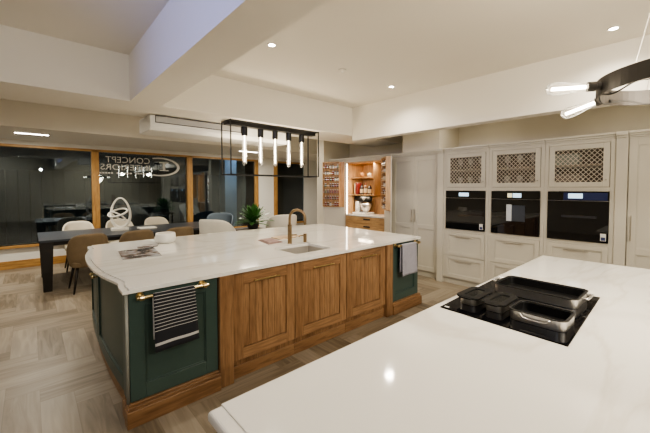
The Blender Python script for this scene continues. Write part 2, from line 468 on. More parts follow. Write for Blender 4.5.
for k in range(19):
    if k % 7 != 6: box(bm, 2.20-.055*k-.04, 2.20-.055*k, YT-.001, YT+.001, 1.93, 1.965)
finish('strapline', bm, vinyl, sign)['kind'] = 'stuff'
bm = new(); N = 36                                          # open oval with an I inside
A, B = [], []
for k in range(N+1):
    a = math.radians(-113 + 226*k/N)
    wd = .03 + .035 * math.cos(a/2)**2
    A.append(bm.verts.new((2.45 + .47*math.cos(a), YT, 2.13 + .235*math.sin(a)*1.0)))
    B.append(bm.verts.new((2.45 + (.47-wd)*math.cos(a), YT, 2.13 + (.235-wd*.75)*math.sin(a))))
for k in range(N): bm.faces.new((A[k], A[k+1], B[k+1], B[k]))
box(bm, 2.51, 2.57, YT-.001, YT+.001, 2.05, 2.23); box(bm, 2.43, 2.65, YT-.001, YT+.001, 2.225, 2.25); box(bm, 2.43, 2.65, YT-.001, YT+.001, 2.03, 2.055)
finish('emblem', bm, vinyl, sign)

# ------------------------------------------------------------------ island
CT = .93; CB = .90
left_edge = [(.430,2.45),(.432,2.60),(.447,2.70),(.435,2.80),(.410,2.93),(.386,3.10),(.371,3.32),(.366,3.56),(.374,3.82),(.398,4.07),(.440,4.30),(.468,4.40),(.462,4.50),(.478,4.66)]
le = [(p.x, p.y) for p in smooth_path([(a, b, 0) for a, b in left_edge], 4)]
back_edge = [(1.2, 4.70), (2.2, 4.71), (3.2, 4.67), (4.05, 4.58)]
outline = le + back_edge + [(3.98, 2.45)]
def inset(d):
    return [(x+d, y + (.0 if i else 0)) for i, (x, y) in enumerate(le)]
sink_hole = rrect(1.985, 2.495, 2.64, 3.08, .03, 3)
wt = root('island_worktop', (2.2, 3.55, CB), 'white quartz worktop with bowed left end on the long oak and green island', 'worktop')
bm = new(); prism(bm, outline[::-1], CB, CT-.010, sink_hole)
finish('slab', bm, quartz_m, wt, bev=.007, seg=3)
top_out = inset(.04) + back_edge + [(3.98, 2.45)]
bm = new(); prism(bm, top_out[::-1], CT-.011, CT, sink_hole)
finish('raised_top', bm, quartz_m, wt, bev=.003, seg=2)

sink = root('undermount_sink', (2.24, 2.86, .70), 'steel undermount sink bowl let into the island worktop', 'sink')
bm = new()
x0, x1, y0, y1 = 1.985, 2.495, 2.64, 3.08
box(bm, x0-.012, x0-.001, y0-.012, y1+.012, .70, .899); box(bm, x1+.001, x1+.012, y0-.012, y1+.012, .70, .899)
box(bm, x0-.001, x1+.001, y0-.012, y0-.001, .70, .899); box(bm, x0-.001, x1+.001, y1+.001, y1+.012, .70, .899)
box(bm, x0-.012, x1+.012, y0-.012, y1+.012, .69, .70)
finish('bowl', bm, steel_d, sink)
finish('drain', lathe(new(), [(.045, 0), (.045, .004), (.03, .006), (0, .002)], (2.24, 2.86, .7)), steel, sink, smooth=True)

FY = 2.50                                                   # island front plane
FI = Face('Y', FY)
def plinth_bm(a, b, y_front):
    bm = new(); box(bm, a, b, y_front, y_front+.05, 0, .115); box(bm, a, b, y_front+.012, y_front+.05, .115, .135); box(bm, a, b, y_front+.022, y_front+.05, .135, .148)
    return bm
# left end unit: green towel door to the front, bowed green doors on the end
lu = root('island_end_cabinet', (.8, 3.5, 0), 'dark green bowed end cabinet of the island with striped towel on its rail', 'cabinet', 'island cabinets')
def end_curve(off, y0, y1, n=28):
    out = []
    for k in range(n+1):
        y = y0 + (y1-y0)*k/n; t = (y-3.56)/1.0
        out.append((.440 + .045*min(1.3, abs(t))**2.2 + off + .012*(y-3.56), y))
    return out
def bow_strip(bm, y0, y1, z0, z1, a, b, n=14):
    o1 = end_curve(a, y0, y1, n); o2 = end_curve(b, y0, y1, n)
    return prism(bm, o1 + o2[::-1], z0, z1)
bm = new(); box(bm, .60, 1.086, 2.525, 4.50, .10, CB-.001)
finish('carcass', bm, green_m, lu)
bm = new(); FI.box(bm, .468, 1.084, .148, CB-.002, -.026, -.001); finish('front_carcass', bm, green_m, lu)
d = shaker('door', FI, .470, 1.082, .15, CB-.004, green_m, lu, stile=.095, t=.024, rail=.10)
for a, b in ((2.62, 3.66), (3.68, 4.46)):
    bm = new()
    bow_strip(bm, a, a+.065, .15, CB-.004, .0, .022, 3); bow_strip(bm, b-.065, b, .15, CB-.004, .0, .022, 3)
    bow_strip(bm, a+.065, b-.065, .15, .25, .0, .022); bow_strip(bm, a+.065, b-.065, CB-.09, CB-.004, .0, .022)
    dd = finish('bowed_door', bm, green_m, lu, bev=.002)
    finish('panel', bow_strip(new(), a+.06, b-.06, .245, CB-.085, .014, .022), green_m, dd)
    yk = b - .06 if a < 3 else a + .06
    xk = end_curve(0, yk, yk+.01, 1)[0][0]
    bm = new(); cyl(bm, (xk, yk, .79), (xk-.03, yk, .79), .008, 10); lathe(bm, [(0, -.016), (.016, -.008), (.016, .008), (0, .016)], (xk-.036, yk, .79), 12)
    finish('knob', bm, brass, dd, smooth=True)
finish('end_carcass', bow_strip(new(), 2.56, 4.48, .12, CB-.002, .023, .20, 24), green_m, lu)
bm = new(); cyl(bm, (.458, 2.487, .147), (.458, 2.487, CB-.001), .011, 14); finish('corner_strip', bm, pale_strip_m, lu, smooth=True)  # thin pale strip down the front corner
bm = new(); box(bm, .457, .50, 2.49, 2.62, .15, CB-.002); finish('corner_post', bm, green_m, lu, bev=.003)
bm = new(); box(bm, .440, 1.088, 2.430, 2.52, 0, .112); box(bm, .448, 1.088, 2.446, 2.52, .112, .130); box(bm, .456, 1.088, 2.462, 2.52, .130, .146)
bow_strip(bm, 2.62, 4.50, 0, .115, .03, .12, 24); bow_strip(bm, 2.62, 4.50, .115, .147, .036, .12, 24); box(bm, .447, .55, 2.52, 2.63, 0, .115); box(bm, .455, .55, 2.52, 2.63, .115, .147)
finish('plinth', bm, oak_x, lu, bev=.003)
def towel_rail(u0, u1, v, parent):
    bm = new(); tube(bm, [FI.pt(u0-.03, v, .085), FI.pt(u1+.03, v, .085)], .0105, n=12)
    for u in (u0, u1):
        cyl(bm, FI.pt(u, v, .022), FI.pt(u, v, .085), .010, 12); cyl(bm, FI.pt(u, v, .024), FI.pt(u, v, .032), .026, 16); cyl(bm, FI.pt(u-.013, v, .085), FI.pt(u+.013, v, .085), .019, 14)
    return finish('towel_rail', bm, brass, parent, smooth=False, bev=.001)
towel_rail(.535, .958, .868, lu)
# oak pilasters + three oak units
def pilaster(u0, u1, parent):
    bm = new(); FI.box(bm, u0, u1, 0, CB-.002, -.02, .052); return finish('pilaster', bm, oak_z, parent, bev=.004)
def oak_unit(u0, u1, label, pl=None, pr=None, hl=None):
    r = root('oak_base_cabinet', ((u0+u1)/2, 2.6, 0), label, 'cabinet', 'island cabinets')
    bm = new(); box(bm, u0+.001, u1-.001, FY+.001, 3.10 if u1 < 1.95 or u0 > 2.54 else 2.61, .11, CB-.002); finish('carcass', bm, oak_z, r)
    a, b = u0+.003, u1-.003; st = .095
    d = finish('door', frame_bm(FI, a, b, .16, CB-.012, st, .024, 0), oak_z, r, bev=.002)
    for va, vb in ((.16, .16+st), (CB-.012-st, CB-.012)):
        bm = new(); FI.box(bm, a+st+.0005, b-st-.0005, va, vb, .001, .0245); finish('door_rail', bm, oak_x, d, bev=.0015)
    n = 7; w = (b-a-2*st)/n; bm = new()
    for k in range(n): FI.box(bm, a+st+k*w+.001, a+st+(k+1)*w-.001, .25, CB-.10, .001, .012)
    finish('boarded_panel', bm, oak_z, d, bev=.002)
    c = (a+b)/2; q = hl or .13
    bar_handle(FI, c-q, c+q, .815, brass, d, .024, .0065)
    bm = new(); box(bm, u0-.0, u1+.0, FY-.005, FY+.04, 0, .105); box(bm, u0, u1, FY+.005, FY+.04, .105, .155); finish('plinth', bm, oak_x, r, bev=.002)
    if pl: pilaster(pl[0], pl[1], r)
    if pr: pilaster(pr[0], pr[1], r)
    return r
oak_unit(1.208, 1.846, 'oak island cabinet nearest the striped towel, board-panelled door and brass handle', pl=(1.090, 1.206))
oak_unit(1.848, 2.548, 'middle oak island cabinet, directly under the sink', hl=.14)
oak_unit(2.550, 3.232, 'oak island cabinet beside the small green towel door', pr=(3.234, 3.352))
ru = root('island_end_cabinet', (3.7, 2.9, 0), 'small dark green cabinet at far right end of the island with lavender towel', 'cabinet', 'island cabinets')
bm = new(); box(bm, 3.355, 3.955, FY+.001, 4.50, .10, CB-.002); finish('carcass', bm, green_m, ru)
shaker('door', FI, 3.357, 3.955, .15, CB-.004, green_m, ru, stile=.085, t=.024, rail=.10)
towel_rail(3.425, 3.875, .868, ru)
bm = new(); box(bm, 3.354, 3.99, 2.430, 2.54, 0, .115); box(bm, 3.354, 3.98, 2.446, 2.54, .115, .148); box(bm, 3.94, 3.99, 2.54, 4.5, 0, .115)
finish('plinth', bm, oak_x, ru, bev=.003)
# island core behind the fronts
core = tag(finish('island_back_cabinet', box(new(), 1.108, 3.352, 3.11, 4.30, .0, CB-.002), green_m), 'dark green back run of the island under the worktop overhang', 'cabinet', 'island cabinets')

# towels
def towel(name, u0, u1, v, drop_f, drop_b, mat, label, tilt=0.0, wob=.004):
    bm = new(); uvl = bm.loops.layers.uv.new('UVMap'); nu, path = 14, []
    R = .016
    for k in range(17): path.append((v - drop_f + drop_f*k/16, .085+R, k/16*.9))
    for k in range(1, 6): a = PI*k/6; path.append((v + R*math.sin(a), .085 + R*math.cos(a), .9+.02*k))
    for k in range(9): path.append((v - drop_b*k/8, .085-R, 1))
    grid = []
    for vv, ww, t in path:
        row = []
        for i in range(nu+1):
            s = i/nu; f = max(0, (v-vv))/drop_f
            u = u0 + (u1-u0)*s + tilt*f + (.02*f*(s-.5))
            row.append((bm.verts.new(FI.pt(u, vv - tilt*.8*f*(1-s), ww + wob*f*math.sin(s*9+1) + .012*f*(ww > .085))), (s, t)))
        grid.append(row)
    for r in range(len(grid)-1):
        for i in range(nu):
            q = [grid[r][i], grid[r][i+1], grid[r+1][i+1], grid[r+1][i]]
            f = bm.faces.new([x[0] for x in q])
            for lp, x in zip(f.loops, q): lp[uvl].uv = x[1]
    o = finish(name, bm, mat, smooth=True)
    sd = o.modifiers.new('Solidify', 'SOLIDIFY'); sd.thickness = .004; sd.offset = 0
    return tag(o, label, 'towel')
towel('tea_towel', .602, .880, .868, .375, .30, stripe_m, 'black tea towel with thin white stripes over brass rail of green door', .012)
towel('hand_towel', 3.475, 3.80, .868, .385, .34, lav, 'plain lavender grey towel over rail at the far right end of island')

# tap, dispenser and small things on the island
tap = root('kitchen_tap', (2.31, 3.2, CT), 'aged brass swan-neck kitchen tap standing behind the island sink', 'tap')
bm = new(); cyl(bm, (2.31, 3.2, CT), (2.31, 3.2, CT+.008), .030, 20); cone(bm, (2.31, 3.2, CT+.008), (2.31, 3.2, 1.16), .0255, .0245, 20); finish('body', bm, bronze, tap, smooth=False, bev=.002)
pts = [(2.31, 3.2, 1.16), (2.31, 3.2, 1.24)] + [(2.31+.050*(1-math.cos(a)), 3.2-.085*(1-math.cos(a)), 1.24+.098*math.sin(a)) for a in [PI*k/14 for k in range(1, 15)]] + [(2.41, 3.03, 1.165)]
finish('spout', tube(new(), pts, .0155, n=14), bronze, tap, smooth=True)
bm = new(); tube(bm, [(2.335, 3.2, 1.03), (2.39, 3.17, 1.035)], .007); finish('lever', bm, bronze, tap, smooth=True)
sd_ = root('soap_dispenser', (2.52, 3.17, CT), 'short brass soap dispenser to the right of the tap', 'soap dispenser')
bm = new(); cyl(bm, (2.52, 3.17, CT), (2.52, 3.17, CT+.105), .021, 18); finish('body', bm, bronze, sd_, bev=.002)
finish('nozzle', tube(new(), [(2.52, 3.17, CT+.085), (2.44, 3.17, CT+.088), (2.425, 3.17, CT+.07)], .007), bronze, sd_, smooth=True)

def flat_quad(corners, z0, z1):
    return prism(new(), corners, z0, z1)
mg = root('magazine', (.8, 3.7, CT), 'large glossy dark magazine lying on bowed end of the island', 'magazine')
finish('pages', flat_quad([(.62,3.47),(.94,3.435),(1.005,3.995),(.665,3.965)], CT, CT+.009), paper_w, mg)
finish('cover', flat_quad([(.618,3.465),(.943,3.43),(1.008,4.0),(.663,3.97)], CT+.0091, CT+.0105), cover1, mg)
lf = root('leaflet', (.96, 4.12, CT), 'smaller grey and white leaflet behind the dark magazine', 'leaflet')
finish('pages', flat_quad([(.86,4.03),(1.06,4.02),(1.13,4.21),(.88,4.25)], CT, CT+.005), paper_w, lf)
finish('cover', flat_quad([(.862,4.032),(1.058,4.022),(1.127,4.208),(.882,4.247)], CT+.0051, CT+.006), cover2, lf)
pt = root('candle_bowl', (1.22, 4.28, CT), 'squat white round bowl with flat top on the island', 'bowl')
finish('bowl', lathe(new(), [(0, 0), (.085, 0), (.108, .02), (.115, .06), (.112, .10), (.106, .122), (.100, .122), (.100, .105), (0, .105)], (1.22, 4.28, CT), 32), white_c, pt, smooth=True)
finish('wax_fill', lathe(new(), [(.0995, .106), (.0995, .112), (0, .113)], (1.22, 4.28, CT), 32), cream_f, pt, smooth=True)
bm = new()
for k in range(3):
    e = .012*k; prism(bm, [(2.075+e,3.30+e),(2.30-e,3.33),(2.345-e,3.68-e),(2.14+e,3.66-e)], CT+.006*k, CT+.006*k+.0058)
tag(finish('folded_cloth', bm, mauve, bev=.002), 'folded mauve cloth on the island left of the tap', 'cloth')
bd = root('serving_board', (2.52, 3.62, CT), 'thin pale wooden board behind the brass tap', 'board')
finish('board', prism(new(), rrect(2.38, 2.66, 3.52, 3.74, .03, 4), CT, CT+.012), board_m, bd, bev=.002)
finish('handle', prism(new(), rrect(2.66, 2.78, 3.60, 3.66, .02, 4), CT, CT+.012), board_m, bd, bev=.002)

# ------------------------------------------------------------------ near island with hob
ni = root('hob_worktop', (2.1, 0, CB), 'large white quartz worktop in the foreground carrying the black hob', 'worktop')
bm = new(); box(bm, .380, 3.78, -1.05, .958, CB-.006, CT-.0035); finish('slab', bm, quartz_m, ni, bev=.013, seg=4)
bm = new(); box(bm, .425, 3.775, -1.045, .955, CT-.006, CT); finish('raised_top', bm, quartz_m, ni, bev=.005, seg=3)
nb = root('hob_island_cabinet', (2.1, 0, 0), 'dark green cabinet base under the foreground worktop', 'cabinet')
bm = new(); box(bm, .44, 3.68, -.95, .90, .12, CB-.008); finish('carcass', bm, green_m, nb, bev=.003)
bm = new(); box(bm, .43, 3.70, -.97, .91, 0, .12); finish('plinth', bm, oak_x, nb, bev=.003)
F2 = Face('X', .439)
for a, b in ((-.93, -.03), (-.01, .89)): shaker('door', F2, a, b, .14, CB-.014, green_m, nb, stile=.09)

hob = root('induction_hob', (2.11, .63, CT), 'black glass induction hob set into the foreground worktop', 'hob')
finish('glass', prism(new(), [(1.693,.916),(1.667,.322),(2.558,.342),(2.532,.936)], CT, CT+.006), hob_glass, hob, bev=.002)
bm = new(); box(bm, 1.71, 1.725, .875, .90, CT+.0061, CT+.0066); finish('marking', bm, paper_w, hob)
HZ = CT + .0068
def pan(name, x0, x1, y0, y1, h, label, r=.035, lidded=False):
    cx, cy = (x0+x1)/2, (y0+y1)/2
    p = root(name, (cx, cy, HZ), label, 'baking tin', 'tins on the hob')
    o = rrect(x0, x1, y0, y1, r, 6); i = rrect(x0+.004, x1-.004, y0+.004, y1-.004, r-.004, 6)
    bm = new(); prism(bm, o, HZ, HZ+h, None)
    # hollow: rebuild with wall ring
    bm.free(); bm = new(); prism(bm, o, HZ+.0005, HZ+h, i)
    finish('wall', bm, steel, p, smooth=False)
    bm = new(); prism(bm, rrect(x0+.006, x1-.006, y0+.006, y1-.006, r-.006, 6), HZ+.004, HZ+h-.003, rrect(x0+.010, x1-.010, y0+.010, y1-.010, r-.010, 6)); prism(bm, rrect(x0+.006, x1-.006, y0+.006, y1-.006, r-.006, 6), HZ+.001, HZ+.004)
    finish('lining', bm, blk_enamel, p)
    bm = new(); prism(bm, rrect(x0-.006, x1+.006, y0-.006, y1+.006, r+.006, 6), HZ+h, HZ+h+.004, rrect(x0+.006, x1-.006, y0+.006, y1-.006, r-.006, 6)); finish('rim', bm, blk_metal if not lidded else blk_plast, p)
    if lidded:
        bm = new(); z = HZ+h+.0045
        prism(bm, rrect(x0-.022, x1+.016, y0-.016, y1+.016, r+.01, 6), z, z+.012, rrect(x0+.018, x1-.018, y0+.018, y1-.018, r-.012, 6))
        for s in (0, 1):
            xa = x0-.036 if s == 0 else x1+.001
            prism(bm, rrect(xa, xa+.035, cy-.035, cy+.035, .012, 4), z+.001, z+.010)
        l = finish('lid', bm, blk_plast, p, bev=.002)
        finish('lid_glass', prism(new(), rrect(x0+.018, x1-.018, y0+.018, y1-.018, r-.012, 6), z+.003, z+.007), lid_g, l)
    return p, cx, cy
p, cx, cy = pan('roasting_tin', 2.195, 2.475, .392, .825, .050, 'longest steel roasting tin at the back right of the hob, black inside')
for y, s in ((.386, -1), (.831, 1)):
    bm = new(); z = HZ+.043
    tube(bm, [(cx-.06, y, z), (cx-.055, y+s*.028, z+.006), (cx+.055, y+s*.028, z+.006), (cx+.06, y, z)], .006); finish('handle', bm, steel, p, smooth=True)
p, cx, cy = pan('roasting_tin', 1.795, 1.99, .352, .592, .049, 'medium open steel tin with wire handle at the front of the hob')
for x, s in ((1.789, -1), (1.996, 1)):
    bm = new(); z = HZ+.042
    tube(bm, smooth_path([(x, cy+.065, z), (x+s*.008, cy+.06, z), (x+s*.010, cy+.04, z-.014), (x+s*.010, cy-.04, z-.014), (x+s*.008, cy-.06, z), (x, cy-.065, z)], 4), .0042); finish('handle', bm, steel, p, smooth=True)
pan('lidded_dish', 1.825, 2.02, .772, .866, .036, 'small steel dish with black lid at the left corner of the hob', .025, True)
pan('lidded_dish', 1.825, 2.02, .634, .724, .036, 'small steel dish with black lid next to the medium open tin', .025, True)

HOBC = Vector((2.115, .632, 0))
for o in list(col.objects):
    if o.parent is None and o.name.split('.')[0] in ('induction_hob', 'roasting_tin', 'lidded_dish'):
        q = Matrix.Rotation(math.radians(0 if o.name.startswith('ind') else -1.2), 3, 'Z') @ (o.location - Vector((HOBC.x, HOBC.y, 0)))
        o.location = q + Vector((HOBC.x, HOBC.y, 0)); o.rotation_euler.z = math.radians(0 if o.name.startswith('ind') else -1.2)
# ------------------------------------------------------------------ tall run (faces -X)
XF = 5.20; FX = Face('X', XF)
DEPTH = 5.88
def carcass_box(bm, x0, y0, y1, z0, z1): box(bm, x0, DEPTH, y0, y1, z0, z1)
def cornice(y0, y1, xf, parent, zt=2.19):
    bm = new(); box(bm, xf-.012, DEPTH, y0, y1, zt, zt+.022); box(bm, xf-.03, DEPTH, y0, y1, zt+.022, zt+.045); box(bm, xf-.05, DEPTH, y0, y1, zt+.045, zt+.07)
    return finish('cornice', bm, cab_m, parent, bev=.004)
def plinth(y0, y1, xf, parent):
    finish('plinth', box(new(), xf+.03, xf+.06, y0, y1, 0, .10), cab_m, parent)
def oven_column(y0, y1, label, three):
    c = (y0+y1)/2
    r = root('oven_housing_cabinet', (5.5, c, 0), label, 'cabinet', 'tall oven cabinets')
    bm = new(); s0, s1 = y0, y1
    box(bm, XF, DEPTH, y0, y0+.018, .10, 2.19); box(bm, XF, DEPTH, y1-.018, y1, .10, 2.19)      # sides
    FX.box(bm, y0, y0+.045, .10, 2.19, -.02, .012); FX.box(bm, y1-.045, y1, .10, 2.19, -.02, .012)  # stiles
    box(bm, XF-.012, DEPTH, y0+.045, y1-.045, 2.155, 2.19); box(bm, XF-.012, XF+.02, y0+.045, y1-.045, 1.557, 1.61)
    box(bm, XF-.012, XF+.02, y0+.045, y1-.045, .875, .925); box(bm, XF-.012, XF+.02, y0+.045, y1-.045, .10, .115)
    box(bm, XF+.02, DEPTH, y0+.018, y1-.018, .885, .915)
    box(bm, XF+.02, DEPTH, y0+.018, y1-.018, .10, .115)
    box(bm, XF-.012, XF+.02, y0+.045, y1-.045, .475, .485)
    finish('carcass', bm, cab_m, r, bev=.002)
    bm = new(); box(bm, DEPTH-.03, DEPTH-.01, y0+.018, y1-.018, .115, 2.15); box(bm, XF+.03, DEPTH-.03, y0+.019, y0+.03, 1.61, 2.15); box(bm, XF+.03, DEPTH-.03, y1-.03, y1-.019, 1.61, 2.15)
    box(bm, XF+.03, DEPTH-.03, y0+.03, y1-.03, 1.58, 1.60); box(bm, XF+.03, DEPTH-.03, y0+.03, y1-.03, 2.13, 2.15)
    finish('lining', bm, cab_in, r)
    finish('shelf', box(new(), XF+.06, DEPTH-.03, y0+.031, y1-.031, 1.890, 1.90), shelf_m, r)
    a, b = y0+.05, y1-.05
    d = finish('mesh_door', frame_bm(FX, a, b, 1.613, 2.152, .062, .022, .0), cab_m, r, bev=.002)
    # diamond lattice
    bm = new(); u0, u1, v0, v1 = a+.060, b-.060, 1.673, 2.092; st = .0535
    def clip(p, q):
        (x0, y0_), (x1, y1_) = p, q; t0, t1 = 0., 1.
        for pp, qq in ((-(x1-x0), x0-u0), (x1-x0, u1-x0), (-(y1_-y0_), y0_-v0), (y1_-y0_, v1-y0_)):
            if pp == 0:
                if qq < 0: return None
            else:
                t = qq/pp
                if pp < 0: t0 = max(t0, t)
                else: t1 = min(t1, t)
        if t0 >= t1: return None
        return ((x0+(x1-x0)*t0, y0_+(y1_-y0_)*t0), (x0+(x1-x0)*t1, y0_+(y1_-y0_)*t1))
    k = -12
    while k < 26:
        for sgn in (1, -1):
            p = (u0 + k*st, v0) if sgn > 0 else (u1 - k*st, v0)
            q = (p[0] + sgn*.6, v0 + .66)
            cl = clip(p, q)
            if cl:
                tube(bm, [FX.pt(cl[0][0], cl[0][1], .009+.002*sgn), FX.pt(cl[1][0], cl[1][1], .009+.002*sgn)], .0038, n=5)
        k += 1
    finish('wire_mesh', bm, lattice_m, d)
    bm = new(); ky = a + .03; cyl(bm, FX.pt(ky, 1.70, .022), FX.pt(ky, 1.70, .042), .006, 8); lathe(bm, [(0, -.01), (.01, 0), (0, .01)], FX.pt(ky, 1.70, .046), 10); finish('knob', bm, nickel, d)
    rows = ((.487, .873), (.118, .473)) 
    for v0, v1 in rows:
        dr = shaker('drawer', FX, a-.003, b+.003, v0, v1, cab_m, r, stile=.055)
        bar_handle(FX, c-.13, c+.13, v1-.075, nickel, dr, .015, .0055)
    plinth(y0, y1, XF, r); cornice(y0, y1, XF, r)
    return r
cols = [(2.035, 2.765), (1.308, 2.033), (.588, 1.306)]
oven_column(*cols[0], 'oven cabinet beside the tall double doors, topped with glasses behind wire mesh', 2)
oven_column(*cols[1], 'middle oven cabinet, housing the coffee machine', 2)
oven_column(*cols[2], 'oven cabinet nearest the right pilaster, wire mesh door with boxes inside', 2)
def oven(cy, label, name, kind):
    r = root(name, (5.3, cy, .925), label, 'oven' if kind != 'coffee' else 'coffee machine', 'built-in appliances')
    hw = .315; z0, z1 = .927, 1.553
    bm = new(); box(bm, XF+.021, 5.72, cy-.27, cy+.27, z0+.005, z1-.005); finish('housing', bm, blk_metal, r)
    bm = new(); FX.box(bm, cy-hw, cy+hw, z0, z1-.118, .013, .032); f = finish('door_glass', bm, blk_glass, r, bev=.002)
    bm = new(); FX.box(bm, cy-hw, cy+hw, z1-.114, z1, .013, .032); cp = finish('control_panel', bm, blk_glass, r, bev=.002)
    bm = new(); FX.box(bm, cy-hw, cy+hw, z1-.119, z1-.113, .012, .026); finish('seam', bm, steel_d, r)
    if kind == 'coffee':
        bm = new(); FX.box(bm, cy+.03, cy+.10, 1.12, 1.36, .033, .046); finish('spout_unit', bm, plain('spout_silver', (.55, .58, .63), .35), f, bev=.004)
        bm = new(); FX.box(bm, cy-.14, cy+.028, 1.12, 1.35, .0325, .036); finish('cup_niche', bm, plain('niche_steel', (.12, .14, .18), .3, .8), f)
        bm = new(); FX.box(bm, cy+.03, cy+.09, z1-.09, z1-.03, .0325, .0335); finish('display', bm, disp_y, cp)
        bm = new(); FX.box(bm, cy-.09, cy+.02, z1-.09, z1-.03, .0325, .0335); finish('display', bm, disp_w, cp)
    elif kind == 'small':
        bm = new(); FX.box(bm, cy-.07, cy+.09, z1-.085, z1-.03, .0325, .0335); finish('display', bm, disp_w, cp)
    else:
        bm = new(); FX.box(bm, cy-.30, cy+.14, z1-.108, z1-.012, .0322, .033); finish('display', bm, disp_b, cp)  # wide blue glow, partly display, partly a reflection put into the panel
        bm = new(); FX.box(bm, cy-.06, cy+.09, z1-.085, z1-.025, .0331, .0336); finish('display', bm, disp_w, cp)
        bm = new(); FX.box(bm, cy-.20, cy+.16, 1.22, 1.25, .0325, .033); finish('inner_rail', bm, plain('dim_rail', (.03, .03, .035), .3), f)
    if kind != 'coffee':
        bm = new(); FX.box(bm, cy-hw+.02, cy-hw+.075, z0+.025, z0+.115, .0325, .0332); st = finish('energy_sticker', bm, paper_w, f)
        bm = new(); FX.box(bm, cy-hw+.027, cy-hw+.068, z0+.03, z0+.07, .0333, .0337); finish('sticker_print', bm, plain('sticker_blue', (.03, .04, .12), .5), st)
    return r
oven(2.40, 'black glass compact oven with small white display beside the tall double doors', 'built_in_oven', 'small')
oven(1.672, 'black built-in coffee machine with silver spout in the middle column', 'coffee_machine', 'coffee')
oven(.948, 'black glass oven with blue display and painted blue reflection in the right column', 'built_in_oven', 'big')
# pilasters either side
for a, b, lab in ((2.767, 2.875, 'painted pilaster between double larder doors and first oven column'), (.478, .586, 'painted pilaster right of the blue display oven')):
    r = root('cabinet_pilaster', (5.3, (a+b)/2, 0), lab, 'pilaster')
    bm = new(); box(bm, XF-.03, DEPTH, a, b, 0, 2.19); finish('post', bm, cab_m, r, bev=.004)
    bm = new(); box(bm, XF-.045, DEPTH, a-.0, b+.0, 2.19, 2.215); box(bm, XF-.07, DEPTH, a-.0, b+.0, 2.215, 2.26); finish('capital', bm, cab_m, r, bev=.004)
# glasses & boxes behind the mesh
def wine_glass(x, y, z, label):
    r = root('wine_glass', (x, y, z), label, 'glass', 'glasses behind the wire mesh')
    finish('bowl', lathe(new(), [(.006, .075), (.032, .10), (.040, .135), (.034, .18)], (x, y, z), 12, False), frost_m, r, smooth=True)
    finish('stem', lathe(new(), [(.034, 0), (.034, .003), (.005, .008), (.005, .075), (0, .076)], (x, y, z), 12), frost_m, r, smooth=True)
    return r
nm = ['leftmost', 'middle', 'rightmost']
for ci, cyl_c, cn in ((0, 2.40, 'first'), (1, 1.672, 'second')):
    for zi, z in ((0, 1.901), (1, 1.601)):
        for k, dy in enumerate((.17, 0, -.17)):
            wine_glass(5.38, cyl_c+dy, z, '%s wine glass on the %s shelf of the %s mesh-door cupboard from the left' % (nm[k], ('upper', 'lower')[zi], cn))
tag(finish('storage_box', box(new(), 5.3, 5.55, .97, 1.22, 1.901, 2.05), plain('pale_green_box', (.22, .25, .22), .6), bev=.004), 'pale green box on upper shelf behind the right mesh door', 'box')
tag(finish('storage_box', box(new(), 5.3, 5.55, .95, 1.21, 1.601, 1.78), plain('cream_box', (.20, .17, .15), .6), bev=.004), 'cream box on lower shelf behind the right mesh door', 'box')

# tall double larder left of the pilaster
def larder(y0, y1, xf, doors, label, mid, hand):
    F = Face('X', xf)
    r = root('larder_cabinet', (5.5, (y0+y1)/2, 0), label, 'cabinet')
    bm = new(); box(bm, xf+.001, DEPTH, y0, y1, .10, 2.19); finish('carcass', bm, cab_m, r)
    n = len(doors)
    for (a, b), hy in zip(doors, hand):
        d = shaker('door', F, a, b, .115, 2.17, cab_m, r, stile=.075, midrail=mid)
        if hy: bar_handle(F, hy, hy, hv[0], nickel, d, .022, .006, True, hv[1])
    plinth(y0, y1, xf, r); cornice(y0, y1, xf, r)
    return r
hv = (.98, 1.22)
larder(2.877, 3.855, 5.25, [(3.372, 3.85), (2.882, 3.368)], 'tall painted larder with two shaker doors left of the ovens', .90, (3.40, 3.335))
hv = (.98, 1.28)
r = larder(-.20, .476, 5.22, [(-.195, .470)], 'tall painted cabinet at the right edge beside the pilaster', .86, (.44,))
r = larder(-1.0, -.202, 5.22, [(-.995, -.60), (-.595, -.207)], 'tall painted cabinet furthest right of the oven run', .86, (None, None))

# ------------------------------------------------------------------ pantry
pn = root('pantry_cabinet', (5.5, 4.55, 0), 'open oak-lined pantry cupboard with lit shelves and drawers', 'cabinet')
P0, P1, XP = 3.857, 5.64, 5.25; O0, O1 = 4.03, 5.12; PC = 1.02
FP = Face('X', XP)
bm = new()
box(bm, XP, DEPTH, P0, O0-.02, .10, 2.19); box(bm, XP, DEPTH, O1+.02, P1, .10, 2.19); box(bm, XP, DEPTH, O0-.02, O1+.02, 2.165, 2.19)
finish('carcass', bm, cab_m, pn, bev=.003)
bm = new(); box(bm, 5.82, 5.85, O0-.02, O1+.02, .10, 2.165); finish('back_panel', bm, pan_z, pn)
bm = new(); box(bm, XP+.002, 5.82, O1, O1+.02, .10, 2.165); box(bm, XP+.002, 5.82, O0-.02, O0, .10, 2.165); box(bm, XP+.002, 5.82, O0, O1, 2.14, 2.165); finish('side_lining', bm, pan_z, pn)
finish('divider', box(new(), 5.40, 5.82, 4.44, 4.465, PC+.42, 2.14), pan_z, pn, bev=.002)
for z, x in ((1.835, 5.40), (1.455, 5.33)): finish('shelf', box(new(), x, 5.82, 4.466 if z > 1.6 else 4.40, O1-.001, z-.022, z), pan_y, pn, bev=.002)
finish('counter', box(new(), XP-.02, 5.82, O0, O1, PC-.03, PC), quartz_m, pn, bev=.003)
bm = new(); box(bm, XP+.004, XP+.02, O1-.016, O1-.001, PC+.001, 2.135); finish('light_strip', bm, strip_e, pn)
